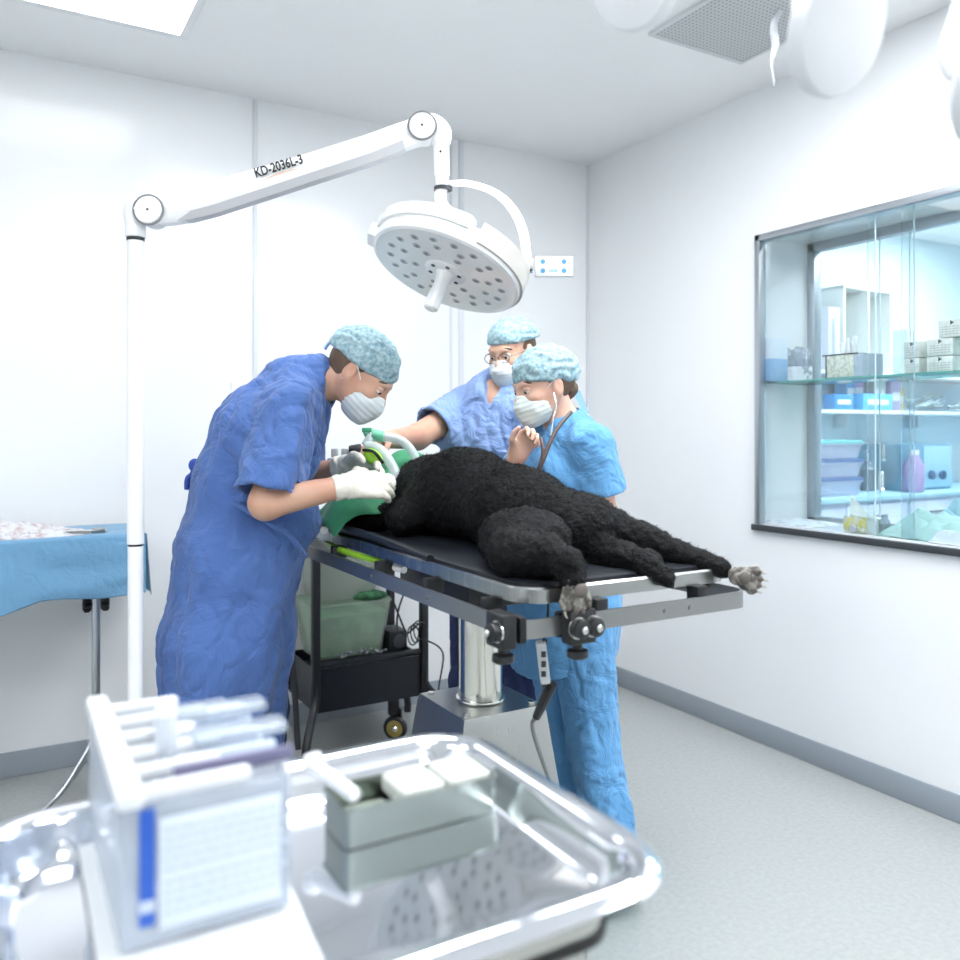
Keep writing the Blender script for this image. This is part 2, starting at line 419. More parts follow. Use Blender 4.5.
# further unseen panels, added to light the room; they also mirror in its walls
for i, (x, y, ly) in enumerate(((-1.3, 1.6, .3), (1.2, 2.0, .36), (2.35, .85, .40), (1.92, 1.62, .32), (2.3, -.3, .4), (.6, .5, .3), (-1.7, .4, .4), (.2, -1.4, .4))):
    ceiling_light(x-.3, x+.3, y-ly, y+ly, 'square white ceiling light panel, unseen, added above the room to light its walls', group='added light panels above the camera')
pl = onY(932, 214, 3.2)
ceiling_light(5.15, 5.75, 2.55, 3.1, 'white ceiling light panel of the next room seen through the window', 2.8, M_emit2)
ceiling_light(3.6, 4.3, 1.4, 2.0, 'unseen light panel added in the next room to brighten the window niche', 2.8, M_emit2)  # unseen panel, added to brighten the niche and the next room

# vent grille with perforated sheet
def vent_mat():
    m = bpy.data.materials.new('perforated_sheet'); m.use_nodes = True; N = m.node_tree.nodes; L = m.node_tree.links; b = N['Principled BSDF']
    tc = N.new('ShaderNodeTexCoord'); v = N.new('ShaderNodeTexVoronoi'); v.inputs['Scale'].default_value = 55; v.inputs['Randomness'].default_value = 0
    L.new(tc.outputs['Object'], v.inputs['Vector']); r = N.new('ShaderNodeValToRGB')
    r.color_ramp.elements[0].position = .44; r.color_ramp.elements[0].color = (*lin((88, 90, 92)), 1)
    r.color_ramp.elements[1].position = .52; r.color_ramp.elements[1].color = (*lin((196, 198, 198)), 1)
    L.new(v.outputs['Distance'], r.inputs[0]); L.new(r.outputs[0], b.inputs['Base Color']); b.inputs['Roughness'].default_value = .5
    return m
c = W(742, 60, DY(742, 2.42)); 
t = thing('ceiling_vent', 'square perforated metal air vent in the ceiling', 'vent', (2.42, 2.12, CZ))
vx0, vx1, vy0, vy1 = 2.17, 2.64, 1.87, 2.42
MB().box(((vx0+vx1)/2, (vy0+vy1)/2, CZ-.006), (vx1-vx0, vy1-vy0, .008)).build('perforated_panel', vent_mat(), t)
MB().loft([rrect(vx0-.015, vx1+.015, vy0-.015, vy1+.015, .003, CZ, 2), rrect(vx0-.015, vx1+.015, vy0-.015, vy1+.015, .003, CZ-.014, 2),
           rrect(vx0, vx1, vy0, vy1, .002, CZ-.014, 2), rrect(vx0, vx1, vy0, vy1, .002, CZ, 2)], closed=True, cap0=False).build('frame', mat('vent_frame', (215, 217, 219), .4), t)
# ribbon tied to the vent
rb = []
for k in range(9):
    f = k/8; p = W(780-8*f**1.5+2*math.sin(f*7), -40+125*f, 3.0); rb.append(p)
rb[0].z = CZ-.012
me = grid(16, 2, lambda u, v: (rb[min(int(u*8), 7)].lerp(rb[min(int(u*8)+1, 8)], u*8-min(int(u*8), 7))+cd(.026*(v-.5)*(1-.6*u**4)+.006*math.sin(u*21), .012*math.sin(u*13+v*2), 0)), .002)
tag(link('ribbon', me, mat('thin_white_film', (196, 200, 204), .4)), 'thin white ribbon hanging down from the ceiling vent', 'ribbon')
# small wall box
p = onY(239, 391, BY)
t = thing('wall_switch', 'small white switch plate on the back wall beside the bending surgeon', 'switch', (p.x, BY-.002, p.z))
MB().box((p.x, BY-.006, p.z), (.075, .012, .075), bev=.004).build('plate', M_white, t)
MB().box((p.x, BY-.014, p.z), (.035, .006, .045), bev=.002).build('rocker', M_offw, t)
# ------------------------------------------------------------------ operating table
TX0, TX1, TY0, TY1, TZ = .868, 1.423, 1.322, 2.60, 1.078
def T(s, w_, h=0): return Vector((TX0+w_, TY0+s, TZ+.006+h))
t = thing('operating_table', 'stainless steel operating table on a column with the black dog on it', 'operating table', (1.145, 1.96, 0))
L = [rrect(TX0, TX1, TY0, TY1, .07, TZ-.03), rrect(TX0, TX1, TY0, TY1, .07, TZ-.004), rrect(TX0+.004, TX1-.004, TY0+.004, TY1-.004, .068, TZ),
     rrect(TX0+.012, TX1-.012, TY0+.012, TY1-.012, .062, TZ-.002), rrect(TX0+.02, TX1-.02, TY0+.02, TY1-.02, .055, TZ-.012)]
M_rimst = mat('brushed_rim_steel', (158, 160, 158), .24, 1, brush=(5, (1, 30, 1)))
MB().loft(L).build('table_top', M_rimst, t, label='bright stainless steel table top with raised rim')
M_mat = mat('black_rubber_mat', (30, 33, 40), .35, bump=(25, .1, .003))
mt = MB().loft([rrect(TX0+.022, TX1-.022, TY0+.03, TY1-.02, .05, TZ-.012), rrect(TX0+.022, TX1-.022, TY0+.03, TY1-.02, .05, TZ+.003),
           rrect(TX0+.03, TX1-.03, TY0+.038, TY1-.028, .045, TZ+.006)]).build('mat', M_mat, t)
# raised dark edge of the mat along the far part of the near side
MB().tube([T(.42, .012, -.004), T(.6, .016, .004), T(.85, .012, .012), T(1.05, .014, .008), T(1.22, .03, 0)], .011).build('mat_edge', M_mat, mt)
# side rail ring
def ringsolid(x0, x1, y0, y1, r, z0, z1, th):
    return MB().loft([rrect(x0, x1, y0, y1, r, z0), rrect(x0, x1, y0, y1, r, z1), rrect(x0+th, x1-th, y0+th, y1-th, r-th, z1), rrect(x0+th, x1-th, y0+th, y1-th, r-th, z0)], closed=True, cap0=False)
rl = ringsolid(TX0-.03, TX1+.03, TY0-.02, TY1+.02, .045, TZ-.088, TZ-.052, .006).build('side_rail', M_dsteel, t)
for s_ in (.04, .3, .62, .95): MB().cyl((TX0-.03, TY0+.05+s_, TZ-.07), (TX0-.034, TY0+.05+s_, TZ-.07), .005).build('rail_screw', M_dsteel, rl)
for w_ in (.33, .40): MB().cyl((TX0+w_, TY0-.02, TZ-.07), (TX0+w_, TY0-.024, TZ-.07), .005).build('rail_screw', M_dsteel, rl)
for s_ in (.12, .38, .66, .98):
    MB().box((TX0+.0, TY0+s_, TZ-.05), (.045, .022, .036), bev=.003).build('rail_bracket', M_black, t)
    MB().box((TX1-.0, TY0+s_, TZ-.05), (.045, .022, .036), bev=.003).build('rail_bracket', M_black, t)
for w_ in (.17, .44): MB().box((TX0+w_, TY0+.0, TZ-.048), (.03, .035, .036), bev=.003).build('rail_bracket', M_black, t)
cx, cy = 1.145, 1.965
MB().box((1.145, 1.96, TZ-.052), (.26, .6, .04), bev=.008).build('underframe', M_blackm, t)
MB().box((cx, cy, TZ-.10), (.30, .40, .07), bev=.01).build('tilt_head', M_blackm, t)
MB().cyl((cx, cy, .655), (cx, cy, TZ-.1), .060, seg=40).build('column', mat('chrome_column', (222, 220, 212), .12, 1), t)
MB().cyl((cx, cy, .652), (cx, cy, .662), .068, seg=36, bev=.004).build('column_collar', M_steel, t)
b = MB()
def sq(h, z): return [Vector((cx+i*h, cy+j*h*1.05, z)) for i, j in ((1, 1), (-1, 1), (-1, -1), (1, -1))]
b.loft([sq(.20, .0), sq(.20, .04), sq(.125, .636), sq(.12, .652)])
bo = b.build('pedestal', mat('steel_pedestal', (176, 178, 176), .3, 1, brush=(5, (30, 30, 1))), t, smooth=20)
for i, j in ((1, 1), (-1, 1), (-1, -1), (1, -1)):
    MB().cyl((cx+i*.098, cy+j*.102, .651), (cx+i*.098, cy+j*.102, .659), .009).build('bolt', M_steel, bo)
# clamps on the rail corner
def clamp(p, ax, n, label, two):
    """p on the rail, ax along the rail, n outward"""
    ax = Vector(ax); n = Vector(n); up = Vector((0, 0, 1))
    k = thing('rail_clamp', label, 'clamp', p)
    MB().box(p+n*.012, (.062, .034, .066), (ax, n, up), bev=.006).build('block', M_black, k)
    MB().box(p-n*.018, (.062, .016, .05), (ax, n, up), bev=.004).build('jaw', M_black, k)
    for q in ((-.014, .02) if two else (-.012,)):
        kb = MB().lathe(p+n*.028+ax*q, n, [(0, .016), (.004, .018), (.016, .018), (.02, .012)], 20).build('knob', M_black, k)
        MB().lathe(p+n*.046+ax*q, n, [(0, .0075), (.006, .0075), (.009, .004)], 16).build('knob_screw', M_steel, kb)
        MB().lathe(p+n*.026+ax*q, n, [(0, .021), (.004, .021)], 20).build('washer', M_steel, kb)
    MB().lathe(p-up*.033+n*.008, -up, [(0, .010), (.012, .010), (.014, .02), (.026, .021), (.03, .015)], 20).build('thumb_wheel', M_black, k)
clamp(Vector((TX0+.098, TY0-.024, TZ-.07)), (1, 0, 0), (0, -1, 0), 'black rail clamp with two round knobs on the near end of the table rail', True)
clamp(Vector((TX0-.034, TY0+.012, TZ-.07)), (0, 1, 0), (-1, 0, 0), 'black rail clamp with one knob at the left corner of the table rail', False)
# hanging hand control
ph = W(543, 662, 1.72)
k = thing('hand_control', 'white hand control hanging on a cable under the near table end', 'hand control', ph)
hb = MB().box(ph, (.02, .03, .085), (cd(1, 0, .12), cd(0, 1, 0), cd(-.12, 0, 1)), bev=.004).build('housing', mat('grey_white_plastic', (198, 203, 205), .4), k)
for q in (-.02, 0, .02): MB().box(ph+cd(0, -.0155, q), (.01, .004, .012), (cd(1, 0, 0), cd(0, 1, 0), Vector((0, 0, 1))), bev=.001).build('button', M_dark, hb)
MB().tube([ph+Vector((0, 0, .04)), W(546, 628, 1.72), W(548, 612, 1.75), W(548, 596, 1.8)], .0028).build('cable', M_black, k)
# black foot/adjusting lever
pa, pb = W(552, 683, 1.9), W(536, 718, 1.92)
k = thing('lever', 'black lever handle beside the steel pedestal, pointing down', 'lever', pb)
MB().tube([pa, pa.lerp(pb, .5), pb], .012, radii=[.013, .012, .009]).build('grip', M_black, k)
MB().tube([pb, W(534, 735, 1.98), Vector((cx+.175, cy-.13, .35))], .005).build('rod', M_dsteel, k)
MB().tube([W(545, 690, 1.9), W(541, 675, 1.83), W(546, 640, 1.76)], .0028).build('cord', M_black, k)
MB().cyl(W(545, 690, 1.9), W(543, 672, 1.86), .006).build('ferrule', M_black, k)

# ------------------------------------------------------------------ black trolley with boxes below
ax0, ax1, ay0, ay1 = 1.165, 1.665, 3.36, 3.72
t = thing('equipment_trolley', 'black metal trolley with a deep lower tray below the operating table', 'trolley', ((ax0+ax1)/2, (ay0+ay1)/2, 0))
for (x, y) in ((ax0, ay0), (ax1, ay0), (ax0, ay1), (ax1, ay1)):
    MB().box((x, y, .58), (.034, .034, .74), bev=.004).build('post', M_blackm, t)
bt = MB(); h = .2
bt.loft([[Vector(q) for q in ((ax0, ay0, .2), (ax1, ay0, .2), (ax1, ay1, .2), (ax0, ay1, .2))], [Vector(q) for q in ((ax0, ay0, .38), (ax1, ay0, .38), (ax1, ay1, .38), (ax0, ay1, .38))],
         [Vector(q) for q in ((ax0+.008, ay0+.008, .38), (ax1-.008, ay0+.008, .38), (ax1-.008, ay1-.008, .38), (ax0+.008, ay1-.008, .38))],
         [Vector(q) for q in ((ax0+.008, ay0+.008, .33), (ax1-.008, ay0+.008, .33), (ax1-.008, ay1-.008, .33), (ax0+.008, ay1-.008, .33))]])
bt.build('lower_tray', mat('black_sheet_metal', (26, 29, 36), .38, .3), t, smooth=20)
MB().box(((ax0+ax1)/2, (ay0+ay1)/2, .955), (ax1-ax0+.04, ay1-ay0+.04, .02), bev=.004).build('top_shelf', M_blackm, t)
MB().box(((ax0+ax1)/2, ay0, .40), (ax1-ax0, .02, .02), bev=.003).build('rail', M_blackm, t)
for (x, y, dx, dy) in ((ax0, ay0, -.10, -.16), (ax1, ay0, .13, -.06), (ax0, ay1, -.10, .03), (ax1, ay1, .1, .02)):
    MB().tube([(x, y, .32), (x+dx*.1, y+dy*.1, .24), (x+dx*.8, y+dy*.8, .13), (x+dx, y+dy, .05), (x+dx, y+dy, .0)], .018, seg=8).build('leg', M_blackm, t)
MB().tube([(ax0-.09, ay0-.02, .86), (ax0-.13, ay0-.05, .6), (ax0-.11, ay0-.05, .4), (ax0-.12, ay0-.14, .12)], .012).build('push_handle', M_blackm, t)
# caster
pc = onY(393, 722, 3.40); pc.z = 0
MB().box((ax1-.115, ay0+.07, .155), (.04, .04, .09), bev=.005).build('caster_mount', M_blackm, t)
cw = Vector((ax1-.115, ay0+.06, .056))
wheel = MB().lathe(cw-cd(0, .016, 0), cd(.25, 1, 0), [(0, .03), (.003, .048), (.010, .054), (.022, .054), (.029, .048), (.032, .03)], 32).build('caster_wheel', M_black, t)
MB().lathe(cw-cd(0, .019, 0), cd(.25, 1, 0), [(0, .026), (.003, .037), (.008, .038)], 28).build('wheel_disc', mat('yellow_wheel', (150, 132, 66), .4), wheel)
MB().lathe(cw-cd(0, .026, 0), cd(.25, 1, 0), [(0, .008), (.008, .016), (.012, .018)], 20).build('hub', M_steel, wheel)
MB().box(cw+Vector((0, 0, .045))+cd(.028, 0, 0), (.010, .04, .08), bev=.003).build('caster_fork', M_dsteel, t)

def tub(x0, x1, y0, y1, z0, z1, m, lidm, label, cat='storage box', content=None, lid=True, name='storage_box', tp=.03):
    t = thing(name, label, cat, ((x0+x1)/2, (y0+y1)/2, z0))
    b = MB(); e = .004
    b.loft([rrect(x0+tp, x1-tp, y0+tp, y1-tp, .02, z0, 4), rrect(x0, x1, y0, y1, .02, z1-.01, 4), rrect(x0-.008, x1+.008, y0-.008, y1+.008, .02, z1-.01, 4), rrect(x0-.008, x1+.008, y0-.008, y1+.008, .02, z1, 4),
            rrect(x0+e, x1-e, y0+e, y1-e, .018, z1, 4), rrect(x0+tp+e, x1-tp-e, y0+tp+e, y1-tp-e, .018, z0+e, 4)])
    b.build('box_body', m, t)
    if content:
        zc = z0+(z1-z0)*content[1]; q = tp*(1-content[1])+.008
        def top(u, v):
            return Vector((x0+q+(x1-x0-2*q)*u, y0+q+(y1-y0-2*q)*v, zc+.02*noise.noise(Vector((u*6, v*6, x0*9)))))
        cb = MB(); cb.loft([rrect(x0+tp+.008, x1-tp-.008, y0+tp+.008, y1-tp-.008, .015, z0+.008, 4), rrect(x0+q, x1-q, y0+q, y1-q, .015, zc, 4)])
        cb.build('contents', content[0], t)
    if lid:
        MB().loft([rrect(x0-.01, x1+.01, y0-.01, y1+.01, .022, z1+.001, 4), rrect(x0-.01, x1+.01, y0-.01, y1+.01, .022, z1+.014, 4), rrect(x0+.005, x1-.005, y0+.005, y1-.005, .02, z1+.02, 4)]).build('lid', lidm, t)
    return t
M_grn = mat('green_pads', (150, 214, 160), .7, var=(14, (96, 178, 118), .4, .6))
M_grn2 = mat('green_cloth_dark', (62, 120, 78), .8, var=(20, (30, 66, 44), .4, .6))
tub(ax0+.0, ax0+.36, ay0+.03, ay0+.30, .403, .64, M_frost, M_frost, 'frosted plastic box with green contents on the trolley, lower of two', content=(M_grn, .75), lid=False)
M_frost2 = glass('hazy_plastic', (215, 225, 215), .06, .25, body=.3, bodycol=(226, 232, 222))
tub(ax0+.01, ax0+.33, ay0+.04, ay0+.29, .648, .88, M_frost2, M_frost2, 'hazy clear plastic box stacked on the box with green contents', content=(mat('grey_green_papers', (188, 196, 178), .8, var=(14, (140, 160, 135), .4, .7)), .6))
# dark cloth lump between the boxes
def lump(name, label, cat, c, r, m, amp=.012, sc=22, A=None, parent=None, vox=.006):
    f = Field(Vector(c)-Vector((max(r)*1.4,)*3), Vector(c)+Vector((max(r)*1.4,)*3), vox)
    f.ell(c, r, A); me = f.mesh(name); ripple(me, lambda p, n: amp*(noise.noise(p*sc)+.5*noise.noise(p*sc*2.3)))
    o = link(name, me, m, parent)
    if parent is None: tag(o, label, cat)
    elif label: o['label'] = label
    return o
lump('folded_cloth', 'dark green cloth lying on the rim of the green filled box', 'cloth', (ax0+.27, ay0+.06, .655), (.075, .05, .022), M_grn2)
# gauze / dark odds on the tray and cable coils
t = thing('power_adapter', 'black power unit with coiled cables on the trolley tray', 'power unit', (ax1-.1, ay0+.1, .402))
MB().box((ax1-.11, ay0+.09, .45), (.09, .13, .09), bev=.012).build('housing', M_black, t)
MB().lathe((ax1-.11, ay0+.025, .45), (0, -1, 0), [(0, .03), (.01, .03), (.012, .02)], 20).build('fan_cover', M_dark, t)
for k in range(3):
    q = [Vector((ax1-.05+.035*math.cos(a)+.01*k, ay0+.0+.02*math.sin(a*1.3)-.01*k, .47+.04*math.sin(a)+.012*k)) for a in np.linspace(0, 9, 12)]
    MB().tube(q, .0032, seg=6, sub=3).build('cable_coil', M_black, t)
MB().tube([(ax1-.02, ay0-.04, .46), (ax1+.05, ay0-.09, .4), (ax1+.02, ay0-.11, .22), (ax1+.1, ay0-.13, .1), (ax1+.09, ay0-.13, .02)], .004, seg=6).build('cable', M_black, t)
MB().tube([(ax1-.1, ay0-.02, .5), (ax1-.17, ay0-.03, .66), (ax1-.24, ay0-.02, .83)], .004, seg=6).build('cable', M_black, t)
MB().tube([(ax1-.13, ay0+.0, .5), (ax1-.13, ay0-.03, .62), (ax1-.02, ay0-.03, .85)], .004, seg=6).build('cable', M_black, t)
M_inst = mat('scattered_metal', (90, 96, 100), .4, .6, var=(60, (200, 205, 205), .45, .6))
t = thing('instrument_set', 'loose metal instruments lying in front of the green filled box', 'instruments', (ax0+.2, ay0+.0, .404))
random.seed(3)
for k in range(14):
    x = ax0+.06+random.random()*.26; y = ay0+.012+random.random()*.008; a = random.uniform(-.8, .8)
    MB().box((x, y, .414+random.random()*.02), (.035, .006, .006), (Vector((math.cos(a), 0, math.sin(a))), Vector((0, 1, 0)), Vector((-math.sin(a), 0, math.cos(a)))), bev=.001).build('instrument', M_inst, t)
# black clamp on the trolley right post
t = thing('pole_clamp', 'black clamp with a pale horizontal bar on the trolley post', 'clamp', (ax1, ay0-.03, .80))
MB().lathe((ax1, ay0-.03, .72), (0, 0, 1), [(0, .02), (.04, .03), (.1, .04), (.12, .03)], 16).build('clamp_body', M_black, t)
MB().box((ax1+.06, ay0-.03, .815), (.12, .04, .04), bev=.006).build('arm', M_black, t)
MB().box((ax1+.20, ay0-.03, .81), (.18, .03, .035), bev=.004).build('bar', mat('pale_bar', (190, 196, 192), .4), t)

# ------------------------------------------------------------------ draped instrument table at the left
dz = .99
p1 = W(145, 534, 3.12); x1 = p1.x; yf = p1.y; x0 = x1-1.25; yb = yf+.40

t = thing('instrument_table', 'instrument table hidden under a light blue drape, on a thin grey post', 'table', ((x0+x1)/2, (yf+yb)/2, 0))
MB().box(((x0+x1)/2, (yf+yb)/2, dz-.02), (x1-x0-.02, yb-yf-.02, .02), bev=.005).build('table_top', M_dsteel, t)
pp = W(96, 600, 3.18); pp.z = 0
pp.y = max(pp.y, yf+.03)
MB().box((pp.x, pp.y, .48), (.028, .028, .96), bev=.003).build('post', M_alu, t)
MB().box((x0+.1, pp.y, .48), (.028, .028, .96), bev=.003).build('post', M_alu, t)
def knob_star(c, ax, r, parent, m=M_black):
    b = MB(); c = Vector(c); ax, u, v = b._basis(ax); L_ = []
    for hh, rr in ((0, .7), (.3, 1), (.8, 1), (1, .7)):
        L_.append([c+ax*hh*.03+(u*math.cos(a)+v*math.sin(a))*r*rr*(1+.18*math.cos(6*a)) for a in np.linspace(0, 2*math.pi, 36, endpoint=False)])
    b.loft(L_); return b.build('knob', m, parent)
knob_star((pp.x-.016, pp.y, CH-(604-430)/840*3.18), (-1, 0, 0), .026, t); knob_star((pp.x+.016, pp.y, CH-(604-430)/840*3.18), (1, 0, 0), .026, t)
for q in ((-.18, -.08), (.12, .1), (-.1, .12)):
    MB().tube([(pp.x, pp.y, .22), (pp.x+q[0]*.6, pp.y+q[1]*.6, .07), (pp.x+q[0], pp.y+q[1], .012)], .009).build('foot_brace', M_alu, t)
M_drape = mat('light_blue_drape', (106, 154, 188), .75, bump=(16, .5, .02, .5), sheen=.2)
def drape_fn(u, v):
    # u round the outline strip (0..1 along x), v: 0 back edge of top -> .35 front edge -> 1 hem
    x = x0+(x1-x0)*u
    if v < .35:
        q = v/.35; return Vector((x, yb-(yb-yf)*q, dz+.003+.004*noise.noise(Vector((x*5, q*4, 1)))))
    q = (v-.35)/.65; drop = .215+.10*max(0, min(1, (.72-u)/.35))+.006*math.sin(u*23)
    wv = .012*math.sin(x*13+1)*q+.02*noise.noise(Vector((x*4, q*3, 2)))*q
    return Vector((x, yf-.006-.012*q-wv, dz-drop*q+.002))
me = grid(90, 60, drape_fn, .004)
dr = tag(link('drape', me, M_drape, base=((x0+x1)/2, (yf+yb)/2, dz)), 'light blue surgical drape hanging over the instrument table at the left', 'drape')
def side_fn(u, v):
    y = yf+(yb-yf)*u; wv = .012*math.sin(y*19)*v
    return Vector((x1+.004+.012*v+wv, y, dz-.225*v+.002+.004*noise.noise(Vector((y*5, v, 3)))))
o = link('drape_side', grid(30, 30, side_fn, .003), M_drape, dr); 
# instruments wrapped on it
random.seed(5)
pi0 = W(8, 530, 3.2)
t = thing('instrument_bundle', 'long heap of pale instruments and gauze on the blue draped table', 'surgical instruments', (x1-.55, yf+.12, dz+.004))
def pile(u, v):
    x = x1-.95+.78*u; q = math.sin(math.pi*min(1, u*1.0+.02))**.5; 
    y = yf+.04+.16*v; hgt = .095*q*math.sin(math.pi*v)*(1-.5*u)+.012*noise.noise(Vector((x*30, y*30, 0)))*math.sin(math.pi*v)
    return Vector((x, y, dz+.004+max(0, hgt)))
link('gauze', grid(70, 16, pile, .003), mat('crumpled_gauze', (214, 214, 218), .6, var=(45, (176, 150, 150), .45, .7), bump=(50, .6, .01)), t)
for k in range(9):
    x = x1-.42+.03*k; y = yf+.06+.012*(k % 4)
    MB().cyl((x-.08, y, dz+.018+.004*(k % 3)), (x+.06, y+random.uniform(-.02, .03), dz+.014), .0035, seg=8).build('forceps', M_dsteel, t)
MB().box((x1-.15, yf+.09, dz+.016), (.05, .03, .022), bev=.005).build('handle_end', M_dsteel, t)
# ------------------------------------------------------------------ surgical lamp on its floor stand
LD = 2.2
j1 = W(153, 213, LD); j2 = W(423, 130, LD); px_ = W(135.5, 400, LD)
R_ = cd(1, 0, 0); AW = cd(0, 1, 0); UP = Vector((0, 0, 1))
t = thing('surgical_lamp', 'round white surgical lamp on a long jointed arm and floor pole', 'surgical lamp', (px_.x, px_.y, 0))
zt = CH-(240-430)/840*LD; zm = CH-(546-430)/840*LD
P = lambda z: Vector((px_.x, px_.y, z))
bs = MB().lathe(P(.0), UP, [(.03, .16), (.05, .17), (.075, .155), (.09, .06), (.16, .04)], 48).build('base', M_white, t)
for a in range(5):
    an = a*2*math.pi/5; MB().cyl(P(.03)+Vector((math.cos(an)*.125-.012, math.sin(an)*.125, 0)), P(.03)+Vector((math.cos(an)*.125+.012, math.sin(an)*.125, 0)), .03, bev=.005).build('caster', M_black, bs)
MB().cyl(P(.1), P(zm), .0195, seg=28).build('lower_pole', M_offw, t)
MB().cyl(P(zm), P(zm+.006), .0185, seg=28).build('pole_joint', M_black, t)
MB().cyl(P(zm+.006), P(zt), .0215, seg=28).build('upper_pole', M_offw, t)
MB().cyl(P(zt-.003), P(zt+.006), .0225, seg=28).build('pole_ring', M_black, t)
MB().cyl(P(zt+.006), P(zt+.05), .026, seg=28, bev=.003).build('pole_collar', M_offw, t)
# elbow
MB().tube([P(zt+.04), P(zt+.075)+R_*.000, j1+R_*-.026+UP*.004, j1+R_*.0+UP*.008], .03, radii=[.026, .030, .036, .032], seg=20).build('elbow', M_offw, t)
MB().lathe(j1+AW*.03, -AW, [(0, .03), (.004, .038), (.058, .038), (.066, .034), (.067, .001)], 40).build('joint_drum', M_offw, t)
rg = MB().lathe(j1-AW*.030, -AW, [(0, .0405), (.003, .0405)], 40).build('joint_seam', mat('seam_grey', (120, 122, 125), .5), t)
MB().cyl(j1-AW*.037, j1-AW*.0385, .003).build('screw', M_black, t)
# long arm, deep box section that narrows in the middle
d = (j2-j1).normalized(); n = AW.cross(d).normalized(); n = n if n.z > 0 else -n
LN = (j2-j1).length
loops = []
for f, top, bot, hw in ((.0, .030, .034, .026), (.06, .034, .044, .026), (.12, .033, .050, .026), (.22, .030, .052, .024), (.5, .026, .048, .022), (.8, .028, .044, .022), (.92, .032, .036, .024), (.985, .032, .034, .026)):
    c = j1+d*LN*f
    loops.append([c+n*top*.6-AW*hw, c+n*top-AW*hw*.5, c+n*top+AW*hw*.5, c+n*top*.6+AW*hw, c-n*bot*.65+AW*hw, c-n*bot+AW*hw*.6, c-n*bot-AW*hw*.6, c-n*bot*.65-AW*hw])
arm = MB().loft(loops).build('arm', M_offw, t, smooth=50)
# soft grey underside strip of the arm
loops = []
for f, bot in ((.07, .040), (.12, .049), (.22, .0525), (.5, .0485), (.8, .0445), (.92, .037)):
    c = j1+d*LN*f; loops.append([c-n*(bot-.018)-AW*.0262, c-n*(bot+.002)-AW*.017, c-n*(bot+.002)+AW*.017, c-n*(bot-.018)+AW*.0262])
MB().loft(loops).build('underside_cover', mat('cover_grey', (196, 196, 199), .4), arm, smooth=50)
def letters(txt, size, p, right, up, m, name, parent, align='CENTER', ext=.0006, bold=0, xs=1):
    cu = bpy.data.curves.new('t', 'FONT'); cu.body = txt; cu.size = size; cu.align_x = align; cu.extrude = ext; cu.offset = bold
    o = bpy.data.objects.new('t', cu); COL.objects.link(o)
    bpy.context.view_layer.update(); me = bpy.data.meshes.new_from_object(o.evaluated_get(bpy.context.evaluated_depsgraph_get()))
    bpy.data.objects.remove(o); nrm = right.cross(up)
    M = Matrix((right*xs, up, nrm)).transposed().to_4x4(); M.translation = p; me.transform(M)
    for i in range(len(me.materials)): me.materials.pop()
    return link(name, me, m, parent, smooth=False)
M_ink = mat('black_lettering', (40, 40, 42), .6); M_or = mat('orange_mark', (238, 178, 120), .6)
pt = W(281, 169, LD)-AW*.0275
letters('KD-2036L-3', .034, pt-n*.012, d, n, M_ink, 'lettering', arm, bold=.0007, xs=.76)
q0 = W(266, 183, LD)-AW*.027; q1 = W(300, 172, LD)-AW*.027
MB().tube([q0, q0.lerp(q1, .5)+n*.003, q1], .001, radii=[.0003, .0012, .0003], seg=6).build('orange_underline', M_or, arm)
# joint 2 and drop post
MB().lathe(j2+AW*.03, -AW, [(0, .03), (.004, .036), (.058, .036), (.066, .032), (.067, .001)], 40).build('joint_drum', M_offw, t)
MB().lathe(j2-AW*.030, -AW, [(0, .0385), (.003, .0385)], 40).build('joint_seam', MATS['seam_grey'], t)
MB().cyl(j2-AW*.037, j2-AW*.0385, .003).build('screw', M_black, t)
k1, k2, k3, k4 = W(441, 145, LD), W(442, 176, LD), W(442, 187, LD), W(442, 205, LD)
MB().tube([j2+UP*.004, j2+R_*.022+UP*.008, W(440, 133, LD), k1], .028, radii=[.03, .034, .031, .024], seg=20).build('elbow', M_offw, t)
dp = MB().cyl(k1+UP*.01, k2, .0205, seg=28, bev=.002).build('drop_post', M_offw, t)
MB().cyl(W(441, 154, LD)-AW*.019, W(441, 154, LD)-AW*.0215, .003).build('screw', M_black, dp)
MB().cyl(k2, k3, .017, seg=24).build('swivel', M_offw, t)
MB().cyl(W(443, 187, LD), W(443, 190.5, LD), .024, seg=28).build('swivel_ring', M_dark, t)
# lamp head
nz = Vector(cd(-.34, -.276, -.90)).normalized()          # the way the lamp shines
hc = W(446, 271, LD)                                    # centre of the lit face
maj = Vector(cd(.93, 0, -.37)); maj = (maj-nz*maj.dot(nz)).normalized(); mn = nz.cross(maj).normalized()
RH = .196
MB().lathe(hc, -nz, [(-.004, RH-.012), (-.008, RH-.002), (-.004, RH+.006), (.012, RH+.009), (.040, RH+.004), (.054, RH-.014), (.062, RH-.05), (.066, .03)], 72).build('lamp_housing', M_offw, t)
# beige grey rim on the far right part of the housing
def rimarc(a0, a1, r0, r1, h0, h1, m, name, th=.006, n_=40):
    Ls = []
    for i in range(n_+1):
        a = a0+(a1-a0)*i/n_; dr = maj*math.cos(a)+mn*math.sin(a)
        Ls.append([hc+dr*r0-nz*h0, hc+dr*r0-nz*h1, hc+dr*r1-nz*h1, hc+dr*r1-nz*h0])
    return MB().loft(Ls).build(name, m, t)
bg = math.atan2(1, 0)
sgn = 1 if mn.z > 0 else -1
rimarc(sgn*math.radians(-60), sgn*math.radians(72), RH, RH+.014, .006, .062, M_beige, 'side_cover')
